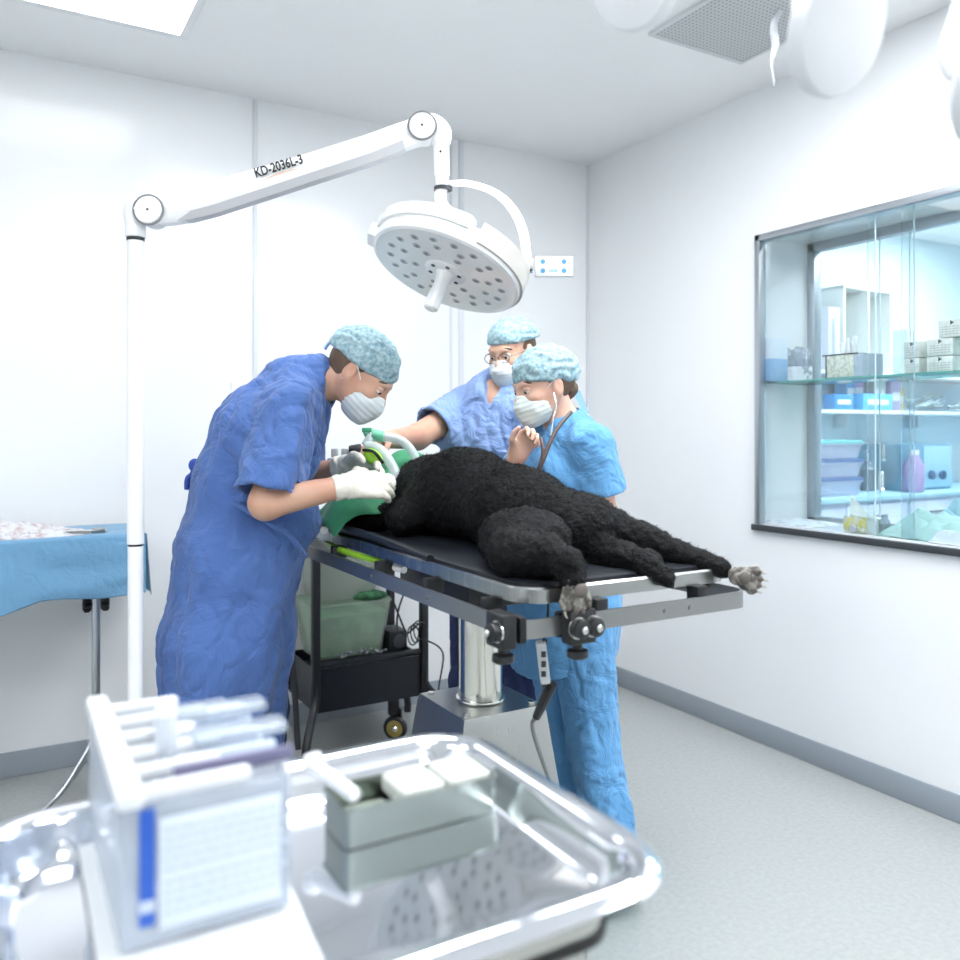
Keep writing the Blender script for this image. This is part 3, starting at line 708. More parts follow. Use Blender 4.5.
# raised bracket lobes
rimarc(sgn*math.radians(82), sgn*math.radians(168), RH-.03, RH+.013, .030, .064, M_offw, 'bracket')
for a in (84, 166):
    a = math.radians(a)*sgn; dr = maj*math.cos(a)+mn*math.sin(a)
    MB().lathe(hc+dr*(RH-.01)-nz*.03, -nz, [(0, .020), (.008, .025), (.030, .025), (.036, .018)], 24).build('bracket_boss', M_offw, t)
a = math.radians(178)*sgn; dr = maj*math.cos(a)+mn*math.sin(a)
MB().box(hc+dr*(RH+.012)-nz*.02, (.03, .07, .04), (dr, nz.cross(dr), nz), bev=.008).build('latch', M_offw, t)
MB().lathe(hc-nz*.07, -nz, [(0, .07), (.012, .066), (.03, .045), (.05, .03)], 32).build('rear_hub', M_offw, t)
MB().tube([hc-nz*.1, hc-nz*.14+UP*.0, k4, k3], .016, seg=16).build('neck', M_offw, t)
# face plate with LEDs
M_face = mat('led_face', (214, 217, 213), .25, spec=.6)
fp = MB().lathe(hc, nz, [(-.002, RH-.016), (.001, RH-.018), (.0015, .01)], 64).build('face_plate', M_face, t)
seam = MB()
for i in range(6):
    a = i*math.pi/3+.25; dr = maj*math.cos(a)+mn*math.sin(a); q = hc+nz*.0022+dr*.115
    seam.box(q, (.12, .0012, .0008), (dr, nz.cross(dr), nz))
seam.build('panel_seams', mat('seam', (160, 164, 164), .5), fp)
M_led = mat('led_lens', (150, 152, 150), .12, coat=1, emit=((215, 225, 255), .12))
M_ledb = mat('led_core', (96, 98, 98), .3)
cnt = 0
for rad, num, ph_ in ((.155, 18, .1), (.120, 12, .25), (.085, 6, .2)):
    for i in range(num):
        a = ph_+i*2*math.pi/num; q = hc+(maj*math.cos(a)+mn*math.sin(a))*rad+nz*.0015
        le = MB().lathe(q, nz, [(0, .0125), (.002, .0125), (.0035, .009)], 16).build('led_lens', M_led, t); 
        MB().lathe(q+nz*.003, nz, [(0, .0065), (.002, .0055)], 12).build('led_core', M_ledb, le)
hub = MB().lathe(hc, nz, [(0, .056), (.006, .056), (.009, .052), (.01, .03)], 40).build('handle_hub', M_offw, t)
for i in range(6):
    a = i*math.pi/3+.4; q = hc+(maj*math.cos(a)+mn*math.sin(a))*.042+nz*.0095
    MB().lathe(q, nz, [(0, .006), (.0015, .006)], 14).build('hub_hole', M_dark, hub)
MB().lathe(hc+nz*.008, nz, [(0, .026), (.012, .02), (.03, .018), (.085, .020), (.105, .019), (.109, .014)], 28).build('handle', M_offw, t)
# side arc and control panel
arc = [W(446, 184, LD), W(470, 184, LD), W(497, 194, LD), W(515, 213, LD), W(524, 236, LD), W(527, 262, LD)]
MB().tube(arc, .012, radii=[.008, .0085, .010, .0125, .013, .012], seg=16).build('yoke_arc', M_offw, t)
MB().cyl(W(519, 266, LD), W(529, 266, LD), .017, seg=24, bev=.002).build('yoke_joint', M_offw, t)
MB().cyl(W(528, 266, LD), W(533, 266, LD), .020, seg=24, bev=.002).build('chrome_ring', mat('chrome', (220, 220, 220), .1, 1), t)
pc_ = W(554, 267, LD)
cp = MB().box(pc_, (.10, .022, .052), (R_, AW, UP), bev=.003).build('control_panel', M_offw, t)
M_blu = mat('blue_button', (90, 160, 205), .4)
for a_, b_ in ((-.03, .012), (-.03, -.012), (.025, .012), (.025, -.012)):
    MB().cyl(pc_+R_*a_+UP*b_-AW*.011, pc_+R_*a_+UP*b_-AW*.0125, .0062, seg=20).build('button', M_blu, cp)
MB().box(pc_-UP*.012-AW*.0115-R_*.003, (.022, .0012, .006), (R_, AW, UP)).build('display', mat('pale_blue_display', (170, 205, 220), .4), cp)
MB().box(pc_+R_*.0495, (.002, .0225, .05), (R_, AW, UP)).build('panel_edge', mat('edge_grey', (170, 172, 175), .4), cp)

# ------------------------------------------------------------------ near examination lamp with three round heads at the top
M_pod = mat('white_lamp_head', (228, 229, 232), .35)
hubp = W(805, -330, 1.03)
t = thing('examination_lamp', 'out of focus white lamp with round heads at the top right, close to the camera', 'examination lamp', (hubp.x, hubp.y, CZ))
MB().cyl((hubp.x, hubp.y, CZ), (hubp.x, hubp.y, CZ-.03), .07, bev=.005).build('ceiling_plate', M_pod, t)
MB().cyl((hubp.x, hubp.y, CZ-.02), (hubp.x, hubp.y, hubp.z), .018).build('post', M_pod, t)
MB().lathe(hubp-UP*.03, UP, [(0, .03), (.01, .04), (.05, .04), (.06, .03)], 24).build('lamp_hub', M_pod, t)
for (px, py, D, tl, ra) in ((830, 28, 1.0, .62, .078), (640, -22, 1.05, -.9, .062), (985, 82, 1.0, .75, .075)):
    c = W(px, py, D); ax = cd(tl*.85, -.75, -.35).normalized()
    hd = MB().lathe(c-ax*.02, ax, [(0, ra*.3), (.006, ra*.75), (.02, ra*.97), (.034, ra), (.042, ra*.96), (.044, ra*.9), (.045, ra*.3)], 40).build('lamp_head', M_pod, t)
    MB().tube([c-ax*.02, c-ax*.045+UP*.03, c-ax*.03+UP*.16, hubp.lerp(c, .3)+UP*.02, hubp], .010, seg=10).build('lamp_arm', M_pod, t)

# ------------------------------------------------------------------ trolley and tray in the foreground
GX0, GX1, GY0, GY1, GZ = -.03, .53, .535, .955, 1.0
t = thing('tray_trolley', 'small steel trolley with a black edged top that carries the big tray', 'trolley', (.24, .75, 0))
MB().loft([rrect(.0, .485, .585, .93, .04, .935), rrect(.0, .485, .585, .93, .04, .955)]).build('top_plate', M_steel, t)
MB().loft([rrect(-.004, .489, .581, .934, .044, .930), rrect(-.004, .489, .581, .934, .044, .936)]).build('edge_strip', M_black, t)
for x, y in ((.03, .62), (.455, .62), (.03, .9), (.455, .9)):
    lg = MB().cyl((x, y, .06), (x, y, .935), .0125, seg=16).build('leg', M_steel, t)
    MB().cyl((x-.011, y, .03), (x+.011, y, .03), .03, bev=.004).build('caster', M_black, lg)
MB().box((.2425, .76, .30), (.43, .29, .015), bev=.004).build('lower_shelf', M_steel, t)
z0 = .957
def TL(i, z, r): return rrect(GX0+i, GX1-i, GY0+i, GY1-i, r, z, 10)
L = [TL(.050, z0, .045), TL(.040, z0+.003, .055), TL(.028, z0+.022, .06), TL(.022, z0+.036, .064), TL(.006, z0+.040, .075), TL(.0, z0+.038, .08), TL(-.003, z0+.034, .083),
     TL(-.0015, z0+.0335, .082), TL(.0035, z0+.041, .078), TL(.013, z0+.0435, .071), TL(.0235, z0+.0405, .063), TL(.0285, z0+.0345, .060), TL(.0305, z0+.024, .058), TL(.042, z0+.0055, .053), TL(.052, z0+.003, .044), TL(.10, z0+.0026, .03)]
o = tag(MB().loft(L).build('instrument_tray', M_tray, None, smooth=60), 'large polished steel tray with rounded rim in the foreground', 'tray')
zf = z0+.0032
# steel box with white pads
bx0, bx1, by0, by1, bz1 = .305, .482, .790, .857, zf+.040
t = thing('steel_box', 'open stainless steel box with two white pads on the foreground tray', 'instrument box', ((bx0+bx1)/2, (by0+by1)/2, zf))
e = .0025
M_box = mat('satin_steel', (160, 168, 162), .28, 1)
MB().loft([rrect(bx0, bx1, by0, by1, .008, zf+.0005), rrect(bx0, bx1, by0, by1, .008, bz1-.003), rrect(bx0-.002, bx1+.002, by0-.002, by1+.002, .009, bz1-.002), rrect(bx0-.002, bx1+.002, by0-.002, by1+.002, .009, bz1),
           rrect(bx0+e, bx1-e, by0+e, by1-e, .006, bz1), rrect(bx0+e, bx1-e, by0+e, by1-e, .006, zf+.003)]).build('box_body', M_box, t)
M_cream = mat('printed_beige', (196, 192, 150), .6, var=(300, (236, 234, 220), .4, .6))
for i, xc in enumerate((.395, .4515)):
    k = thing('white_pad', ['square white pad lying in the steel box, nearer the empty end', 'square white pad lying in the steel box at its far right end'][i], 'pad', (xc, (by0+by1)/2, bz1-.012), 'white pads in the steel box')
    MB().loft([rrect(xc-.026, xc+.026, by0+.004, by1-.004, .008, bz1-.012), rrect(xc-.026, xc+.026, by0+.004, by1-.004, .008, bz1+.001), rrect(xc-.023, xc+.023, by0+.007, by1-.007, .007, bz1+.004)]).build('pad_body', mat('white_foam', (204, 206, 200), .6), k)
    MB().loft([rrect(xc-.013, xc+.013, by0+.019, by1-.019, .003, bz1+.004, 3), rrect(xc-.013, xc+.013, by0+.019, by1-.019, .003, bz1+.0048, 3)]).build('printed_mark', M_cream, k)
k = thing('partition_block', 'flat green grey block inside the empty end of the steel box', 'block', (.345, .823, zf+.003))
MB().box((.345, .823, zf+.011), (.05, .05, .014), bev=.002).build('block', mat('grey_green_block', (196, 206, 190), .4), k)
MB().box((.345, .823, zf+.0195), (.034, .034, .003), bev=.001).build('inset', mat('grey_green_dark', (160, 172, 158), .4), k)
# white tube leaning over the box end
ta, tb = W(313, 762, .85), Vector((.318, by0+.006, bz1+.010))
k = thing('white_tube', 'white capped tube leaning on the left end of the steel box', 'tube', tb)
tp_ = Vector((.300, .868, bz1+.020))
MB().cyl(tb, tp_, .0075, seg=20, bev=.002).build('barrel', M_white, k)
MB().cyl(tp_-Vector((0, 0, .004)), tp_+Vector((-.002, .004, .012)), .010, seg=20, bev=.002).build('cap', M_white, k)
# white pad under the rack
k = MB().flat([(.07, .635, zf), (.222, .622, zf), (.238, .79, zf), (.225, .93, zf), (.075, .935, zf)], .009, (0, 0, 1)).build('paper_pad', mat('white_paper', (220, 223, 224), .7), None)
tag(k, 'thick white paper pad under the plastic rack on the tray', 'pad')
MB().flat([(.069, .634, zf+.0003), (.224, .6205, zf+.0003), (.2405, .79, zf+.0003), (.226, .931, zf+.0003), (.074, .936, zf+.0003)], .0028, (0, 0, 1)).build('dark_edge', M_dark, k)  # dark sheet stands in for the shadow edge round the pad
# the rack
zb = zf+.0095; rx0, rx1, ry0, ry1, rz = .086, .222, .704, .945, 1.094
t = thing('plastic_rack', 'clear plastic rack with white comb top and blue striped label on the tray', 'rack', ((rx0+rx1)/2, (ry0+ry1)/2, zb))
M_acr = glass('acrylic', (236, 241, 247), .10, .06, body=.30, bodycol=(232, 238, 246))
for (c, s_) in (((rx0+.002, (ry0+ry1)/2, (zb+rz)/2-.003), (.003, ry1-ry0, rz-zb-.012)), ((rx1-.002, (ry0+ry1)/2, (zb+rz)/2-.003), (.003, ry1-ry0, rz-zb-.012)),
                (((rx0+rx1)/2, ry1-.002, (zb+rz)/2-.003), (rx1-rx0-.006, .003, rz-zb-.012)), (((rx0+rx1)/2, ry0+.002, (zb+rz)/2-.003), (rx1-rx0-.006, .003, rz-zb-.012))):
    MB().box(c, s_, bev=.001).build('side_wall', M_acr, t)
M_comb = mat('comb_white', (226, 228, 230), .4)
cb = MB().box((rx0+.008, (ry0+ry1)/2, rz+.001), (.020, ry1-ry0+.01, .014), (Vector((1, 0, 0)), Vector((0, 1, .035)), Vector((0, -.035, 1))), bev=.004)
cmb = cb.build('comb_spine', M_comb, t)
for k in range(6):
    y = ry0+.008+k*.040; ln = [.092, .075, .085, .07, .09, .07][k]
    MB().box((rx0+.012+ln/2, y, rz+.001+(y-(ry0+ry1)/2)*.035), (ln, .013, .013), bev=.0045).build('comb_finger', M_comb, t)
M_lab = mat('pale_label', (210, 218, 228), .5)
lb = MB().box(((rx0+rx1)/2+.010, ry0-.0012, (zb+rz)/2-.004), (.098, .0015, .088), bev=.0005).build('label', M_lab, t)
MB().box((rx0+.020, ry0-.0018, (zb+rz)/2+.004), (.012, .0016, .092)).build('blue_stripe', mat('strong_blue', (24, 84, 180), .4), t)
MB().box((rx0+.020, ry0-.0030, zb+.036), (.011, .001, .009)).build('stripe_mark', mat('pale_mark', (190, 200, 215), .5), t)
tl = MB(); random.seed(2)
for r in range(9):
    z = (zb+rz)/2+.030-r*.0078-(.003 if r > 4 else 0); xx = rx0+.032
    while xx < rx1-.012:
        wd = random.uniform(.004, .012); tl.box((xx+wd/2, ry0-.0022, z), (wd, .0006, .0030)); xx += wd+.0018
tl.build('printed_lines', mat('pale_print', (184, 195, 208), .6), lb)
# packets standing inside
for k, y in enumerate((.735, .775, .815, .86, .895)):
    MB().box((.185, y, (zb+rz)/2+.004), (.088, .010, rz-zb-.012), bev=.002).build('packet', mat('packet_%d' % (k % 2), ((232, 236, 243), (205, 214, 228))[k % 2], .5), t)
MB().box((.18, ry0+.022, rz+.002), (.10, .006, .012), bev=.001).build('packet_edge', mat('purple_grey_edge', (112, 110, 140), .5), t)
for k in range(2): MB().box((.20, .79+.07*k, rz+.006), (.085, .03, .010), bev=.003).build('packet_tab', M_clear, t)
for k in range(3):
    MB().cyl((.137+.004*k, .79+.025*k, rz-.02), (.135+.004*k, .79+.025*k, rz+.034-.005*k), .010, seg=20, bev=.003).build('vial', glass('vial_plastic', (240, 243, 248), .12, .1, body=.5, bodycol=(236, 240, 246)), t)

# ------------------------------------------------------------------ things in the pass-through window
zl = wz0+.007; zs = 1.59
xg = WX+.19
s = tag(MB().box((xg, (wy0+wy1)/2, zs), (.28, wy1-wy0-.01, .008), bev=.001).build('glass_shelf', M_shelfg), 'green edged glass shelf across the inside of the window', 'shelf')
s['label'] = 'green edged glass shelf across the inside of the window'
MB().box((xg-.141, (wy0+wy1)/2, zs), (.002, wy1-wy0-.012, .008)).build('front_edge', mat('green_edge', (90, 170, 160), .2), s)
ztop = zs+.0045
def at_shelf(px, x=xg): p = onX(px, 375, x); return Vector((x, p.y, ztop))
p = at_shelf(776, xg-.12)
t = thing('blue_carton', 'tall pale carton with a blue lower half at the left end of the glass shelf', 'carton', p)
MB().box(p+Vector((0, 0, .095)), (.10, .045, .19), bev=.002).build('carton', mat('pale_carton', (214, 222, 232), .5), t)
MB().box(p+Vector((-.001, -.001, .05)), (.1005, .0455, .10), bev=.001).build('blue_band', mat('carton_blue', (140, 178, 214), .5), t)
t = thing('plastic_bag_bundle', 'crinkled clear plastic bags with white packs beside the blue carton', 'bags', at_shelf(797))
for k, px in enumerate((790, 797, 804)):
    p = at_shelf(px, xg+.02*(k-1))
    MB().box(p+Vector((0, 0, .035)), (.08, .03, .07), bev=.003).build('white_pack', mat('pack_white', (236, 236, 240), .6), t)
    lump('clear_bag', None, None, p+Vector((0, 0, .085)), (.035, .026, .07), M_clear, .02, 45, parent=t)
p = at_shelf(855)
t = thing('basket', 'small black edged basket of white cards and tubes on the glass shelf', 'basket', p)
MB().loft([rrect(p.x-.07, p.x+.07, p.y-.085, p.y+.085, .006, p.z), rrect(p.x-.07, p.x+.07, p.y-.085, p.y+.085, .006, p.z+.10), rrect(p.x-.067, p.x+.067, p.y-.082, p.y+.082, .005, p.z+.10), rrect(p.x-.067, p.x+.067, p.y-.082, p.y+.082, .005, p.z+.003)]).build('clear_bin', M_clear, t)
MB().box(p+Vector((-.071, .02, .052)), (.002, .13, .09), bev=.0005).build('card', mat('card_print', (232, 232, 218), .6, var=(90, (196, 196, 176), .45, .6)), t)
MB().box(p+Vector((-.071, .02, .10)), (.004, .17, .006)).build('dark_rim', M_dark, t)
MB().box(p+Vector((-.071, .086, .05)), (.004, .006, .10)).build('dark_post', M_dark, t)
random.seed(9)
for k in range(7):
    q = p+Vector((random.uniform(-.04, .04), random.uniform(-.02, .07), .05)); MB().cyl(q, q+Vector((.005, random.uniform(-.02, .02), .10+random.random()*.03)), .008, seg=12, bev=.002).build('tube', M_white, t)
M_bxw = mat('box_white', (228, 228, 222), .6, var=(40, (216, 216, 208), .4, .6)); M_prt = mat('print_grey', (150, 152, 150), .6)
bi = 0
for (px, zz, txt) in ((920, 0, 'of the left pair, the lower'), (920, 1, 'of the left pair, the upper'), (948, 0, 'lowest of the right stack'), (948, 1, 'middle of the right stack'), (960, 2, 'topmost of the right stack')):
    p = at_shelf(px, xg+.03); wd = .062 if px < 940 else .10; p = p+Vector((0, 0, zz*.067))
    t = thing('carton_box', 'small white carton on the glass shelf, %s' % txt, 'box', p, 'white cartons on the glass shelf')
    bb = MB().box(p+Vector((0, 0, .0325)), (.11, wd, .064), bev=.002).build('carton', M_bxw, t)
    MB().lathe(p+Vector((-.055, 0, .054)), (-1, 0, 0), [(0, .010), (.001, .010)], 3).build('tab_mark', M_dark, bb)
    pr = MB()
    for a in range(4):
        for b_ in range(6): pr.box(p+Vector((-.0555, -wd*.36+wd*.14*b_, .012+.009*a)), (.001, wd*.09, .0022))
    pr.build('printed_lines', M_prt, bb)
p = at_shelf(934, xg-.06)
# things on the ledge
def ledge(px, x): q = onX(px, 520, x); return Vector((x, q.y, zl))
def crumple(name, label, cat, px, x, sx, sy, h, m, seed, th=.0015):
    c = ledge(px, x)
    def f(u, v):
        X, Y = (u-.5)*2, (v-.5)*2; e_ = max(0, 1-X*X)*max(0, 1-Y*Y)
        return c+Vector((X*sx, Y*sy, .001+h*e_**.6*(.55+.9*abs(noise.noise(Vector((X*1.7+seed, Y*1.7, seed)))))+.03*h*noise.noise(Vector((X*9, Y*9, seed)))))
    return tag(link(name, grid(44, 44, f, th), m, smooth=50), label, cat)
M_mint = mat('mint_wrap', (198, 232, 226), .45, bump=(25, .6, .01))
M_mint2 = mat('pale_blue_wrap', (180, 218, 232), .45, bump=(25, .6, .01))
crumple('wrapped_pack', 'large crumpled mint green wrapped pack on the window ledge at the right', 'pack', 941, WX+.15, .10, .20, .13, M_mint, 3.1)
crumple('wrapped_pack', 'smaller pale blue crumpled wrap behind the mint pack on the ledge', 'pack', 953, WX+.30, .06, .14, .12, M_mint2, 5.4)
crumple('white_cloth', 'white cloth heap in front of the mint pack on the window ledge', 'cloth', 957, WX+.07, .05, .08, .06, mat('white_cotton', (236, 240, 242), .8, bump=(30, .5, .008)), 7.7)
crumple('paper_sheets', 'flat heap of white papers at the left end of the window ledge', 'papers', 795, WX+.13, .11, .16, .022, mat('paper', (232, 233, 238), .7, var=(26, (176, 180, 190), .55, .7)), 1.2)
p = ledge(868, WX+.09)
t = thing('paper_bag', 'small white paper bag with a yellow patterned front on the window ledge', 'paper bag', p)
MB().loft([[p+Vector(q) for q in ((-.03, -.055, 0), (.03, -.055, 0), (.03, .055, 0), (-.03, .055, 0))], [p+Vector(q) for q in ((-.028, -.05, .06), (.028, -.05, .06), (.03, .06, .07), (-.03, .06, .07))],
           [p+Vector(q) for q in ((-.002, .0, .075), (.002, .0, .075), (.004, .075, .145), (-.004, .075, .145))]]).build('bag', mat('bag_white', (230, 236, 232), .6), t)
MB().box(p+Vector((-.034, .035, .032)), (.004, .10, .06), bev=.001).build('yellow_print', mat('yellow_specks', (232, 216, 90), .6, var=(70, (236, 236, 220), .4, .55)), t)
q = ledge(880, WX+.10)
t = thing('small_bottle', 'small clear bottle with grey label beside the paper bag', 'bottle', q+Vector((0, -.02, 0)))
q = q+Vector((0, -.02, 0))
MB().lathe(q, UP, [(0, .018), (.004, .020), (.05, .020), (.062, .011), (.075, .011)], 24).build('bottle', M_clear, t)
MB().lathe(q+Vector((0, 0, .012)), UP, [(0, .0205), (.03, .0205)], 24).build('bottle_label', mat('grey_label', (150, 160, 165), .5), t)
q = ledge(852, WX+.03)
tag(MB().cyl(q+Vector((0, 0, .016)), q+Vector((.012, 0, .016)), .015, seg=28, bev=.002).build('tape_roll', mat('tape', (205, 205, 215), .5)), 'small round tape roll standing at the front of the window ledge', 'tape roll')

# ------------------------------------------------------------------ next room furniture, along its back wall
NY = R2[3]
def NP(px, py, y=NY-.2): return onY(px, py, y)
M_nw = mat('next_white', (226, 232, 236), .5)
# shelf board
sa = NP(800, 409, NY-.30); sz = sa.z
t = thing('wall_shelf', 'long white shelf board on the back wall of the next room', 'shelf', (5.6, NY-.15, sz))
MB().box((5.45, NY-.15, sz-.012), (3.0, .30, .025), bev=.003).build('board', M_nw, t)
for x in (4.2, 5.0, 5.8, 6.6): MB().box((x, NY-.05, sz-.07), (.03, .1, .09), bev=.002).build('shelf_bracket', M_nw, t)
# upper shelf: boxes stand at about the glass shelf's height
ub = NP(900, 374, NY-.30).z
t = thing('wall_shelf', 'upper white shelf in the next room that carries the open cabinet', 'shelf', (5.6, NY-.15, ub))
MB().box((5.45, NY-.16, ub-.012), (3.0, .32, .022), bev=.003).build('board', M_nw, t)
# open white cabinet
a, b_ = NP(846, 372, NY-.3), NP(893, 372, NY-.3); tz = NP(870, 289, NY-.3).z
t = thing('open_cabinet', 'open white cabinet with two compartments on the upper shelf of the next room', 'cabinet', ((a.x+b_.x)/2, NY-.15, ub))
M_cab = mat('cabinet_white', (222, 224, 222), .5)
hh = tz-ub
for x in (a.x, (a.x+b_.x)/2, b_.x): MB().box((x, NY-.15, ub+hh/2), (.02, .28, hh), bev=.002).build('side_panel', M_cab, t)
MB().box(((a.x+b_.x)/2, NY-.15, tz), (b_.x-a.x+.02, .28, .02), bev=.002).build('top_panel', M_cab, t)
MB().box(((a.x+b_.x)/2, NY-.02, ub+hh/2), (b_.x-a.x, .01, hh)).build('back_panel', mat('cabinet_inner', (196, 206, 206), .5), t)
p = NP(829, 370, NY-.25)
t = thing('lever_file', 'pale grey box file standing left of the open cabinet', 'file', (p.x, p.y, ub))
MB().box((p.x, NY-.16, ub+.2), (.11, .26, .40), bev=.004).build('file_body', mat('file_grey', (206, 206, 216), .5), t)
MB().box((p.x-.01, NY-.292, ub+.2), (.03, .002, .26)).build('spine_label', mat('spine', (160, 166, 176), .5), t)
for i, px in enumerate((903, 911)):
    p = NP(px, 370, NY-.2)
    t = thing('binder', ('grey green binder leaning right of the open cabinet', 'pale binder second to the right of the open cabinet')[i], 'binder', (p.x, p.y, ub), 'binders in the next room')
    A = (Vector((1, 0, .12)), Vector((0, 1, 0)), Vector((-.12, 0, 1)))
    MB().box((p.x, NY-.15, ub+.165), (.05, .22, .31), A, bev=.003).build('cover', mat('binder_%d' % i, ((188, 200, 192), (214, 218, 216))[i], .5), t)
    MB().box((p.x, NY-.262, ub+.165), (.025, .002, .14), A).build('binder_label', M_white, t)
# boxes on the lower shelf
random.seed(4)
spec = [(838, 26, 18, (60, 140, 205), 'bright blue box lying flat at the left end of the long shelf'), (845, 14, 42, (120, 175, 220), 'upright pale blue box on the long shelf'),
        (853, 16, 44, (205, 170, 205), 'upright pink white box on the long shelf'), (872, 44, 20, (90, 175, 228), 'long flat light blue box on the long shelf'),
        (874, 18, 42, (196, 212, 206), 'grey green box standing behind the long blue box'), (890, 16, 38, (190, 180, 215), 'lilac box standing near the yellow one'), (895, 9, 30, (232, 214, 90), 'narrow yellow box on the long shelf')]
for i, (px, wp, hp, c, lb_) in enumerate(spec):
    p = NP(px, 405, NY-.2-(.08 if hp < 25 else 0)); k_ = .0074*.95; wd = wp*k_; ht = hp*k_*.78
    yy = NY-.24 if hp < 25 else NY-.1-.01*(i % 2)
    p = onY(px, 405, yy)
    t = thing('medicine_box', lb_, 'box', (p.x, yy, sz+.001), 'boxes on the shelf of the next room')
    MB().box((p.x, yy, sz+.001+ht/2), (wd, .09, ht), bev=.002).build('box', mat('mb%d' % i, c, .5), t)
    MB().box((p.x, yy-.046, sz+.001+ht*.5), (wd*.7, .002, ht*.3)).build('box_label', M_white, t)
t = thing('metal_tools', 'jumble of shiny wrapped tools lying at the right of the long shelf', 'tools', (NP(935, 405).x, NY-.16, sz+.001))
for k in range(26):
    px = random.uniform(910, 966); p = NP(px, 400, NY-.16+random.uniform(-.08, .08)); z = sz+.02+random.random()*.09*(1-abs(px-925)/60)
    a = random.uniform(-.5, .7); MB().tube([Vector((p.x-.06, p.y, z)), Vector((p.x, p.y-.01, z+.03*a)), Vector((p.x+.07, p.y, z+.02))], .007, seg=6, sub=3).build('tool', M_steel if k % 2 else mat('tool_wrap', (186, 204, 206), .3), t)
# counter
cz_ = NP(840, 497, NY-.55).z
t = thing('counter', 'pale blue counter along the back wall of the next room', 'counter', (5.5, NY-.3, 0))
MB().box((5.35, NY-.32, cz_-.015), (3.2, .6, .03), bev=.004).build('worktop', mat('blue_worktop', (170, 205, 220), .3), t)
MB().box((5.35, NY-.31, (cz_-.03)/2), (3.15, .56, cz_-.03), bev=.004).build('cupboards', mat('cupboard', (205, 212, 232), .5), t)
for x in (4.3, 4.9, 5.5, 6.1):
    dr_ = MB().box((x+.29, NY-.597, cz_*.5), (.57, .012, cz_-.1), bev=.002).build('cupboard_door', mat('cupboard_front', (214, 220, 236), .45), t)
    MB().box((x+.29, NY-.608, cz_-.12), (.16, .012, .012), bev=.002).build('handle', M_dsteel, dr_)
# stacked tubs at the left of the counter
def tub2(px0, px1, py0, py1, m, lm, label, content=None, y=NY-.42):
    a = onY(px0, py1, y-.12); b__ = onY(px1, py1, y-.12); z1 = onY(px0, py0, y-.12).z
    return a.x, b__.x, a.z, z1
cw_ = mat('tub_blue_lid', (70, 100, 150), .4); cl_ = mat('tub_teal_lid', (110, 190, 190), .4); cgr = mat('tub_green_content', (110, 190, 140), .6)
zq = cz_+.001
xa, xb = onY(812, 450, NY-.5).x, onY(860, 450, NY-.5).x
h_ = (onY(840, 440, NY-.5).z-zq)/3
M_tub = glass('milky_tub', (220, 228, 242), .08, .15, body=.55, bodycol=(206, 214, 236))
for i, (lb_, lm, ct) in enumerate((('milky tub with dark blue lid at the foot of the stack on the counter', cw_, None), ('milky tub with green contents in the middle of the counter stack', cw_, (cgr, .45)), ('milky tub with teal lid on top of the counter stack', cl_, None))):
    tub(xa, xb, NY-.52, NY-.24, zq+i*h_, zq+(i+1)*h_-.022, M_tub, lm, lb_, 'tub', ct, True, 'storage_tub', .015)
# tap, bottles
p = onY(868, 492, NY-.3)
t = thing('soap_dispenser', 'dark soap dispenser with pump head beside the stacked tubs', 'dispenser', (p.x, p.y, zq))
MB().lathe((p.x, p.y, zq), UP, [(0, .045), (.01, .05), (.14, .05), (.17, .025), (.19, .02)], 24).build('bottle', mat('smoke_bottle', (96, 112, 124), .2), t)
MB().tube([(p.x, p.y, zq+.18), (p.x, p.y, zq+.25), (p.x-.05, p.y-.02, zq+.25)], .010).build('pump', M_steel, t)
p = onY(882, 492, NY-.3)
t = thing('sink_tap', 'curved steel tap on the counter of the next room', 'tap', (p.x, p.y, zq))
MB().lathe((p.x, p.y, zq), UP, [(0, .04), (.02, .03), (.1, .028), (.12, .02)], 20).build('tap_body', M_steel, t)
MB().tube([(p.x, p.y, zq+.1), (p.x, p.y, zq+.24), (p.x-.06, p.y-.05, zq+.29), (p.x-.13, p.y-.1, zq+.2)], .012).build('spout', M_steel, t)
p = onY(890, 480, NY-.25)
t = thing('dish_rack', 'small metal rack of drying bottles behind the tap', 'rack', (p.x, p.y, zq))
MB().box((p.x, p.y, zq+.05), (.22, .14, .02), bev=.004).build('rack_base', M_dsteel, t)
for k in range(5): MB().cyl((p.x-.09+.045*k, p.y, zq+.05), (p.x-.09+.045*k, p.y, zq+.19+.03*(k % 2)), .016, seg=12, bev=.003).build('bottle', M_clear if k % 2 else mat('grey_bottle', (170, 186, 182), .3), t)
# steel cabinet with two knobs, pink bottle
a, b_ = onY(902, 490, NY-.45), onY(951, 490, NY-.45); tz = onY(925, 444, NY-.45).z
t = thing('sterilizer', 'blue grey metal cabinet with two round knobs on the counter', 'sterilizer', ((a.x+b_.x)/2, NY-.25, zq))
MB().box(((a.x+b_.x)/2, NY-.25, (zq+tz)/2), (b_.x-a.x, .4, tz-zq), bev=.006).build('cabinet_body', mat('blue_grey_metal', (120, 160, 180), .3, .5), t)
dd = MB().box((a.x*.3+b_.x*.7, NY-.455, (zq+tz)/2), ((b_.x-a.x)*.58, .012, (tz-zq)*.9), bev=.003).build('door', mat('pale_blue_metal', (170, 205, 225), .3, .4), t)
for px in (932, 943):
    q = onY(px, 475, NY-.47); MB().cyl((q.x, NY-.46, q.z), (q.x, NY-.48, q.z), .03, seg=20, bev=.003).build('knob', mat('knob_blue', (60, 90, 120), .4), dd)
p = onY(912, 488, NY-.52)
t = thing('purple_bottle', 'large mauve bottle standing in front of the metal cabinet', 'bottle', (p.x, NY-.53, zq))
MB().lathe((p.x, NY-.53, zq), UP, [(0, .055), (.01, .062), (.17, .062), (.22, .035), (.235, .03)], 24).build('bottle', mat('mauve', (170, 150, 190), .3), t)
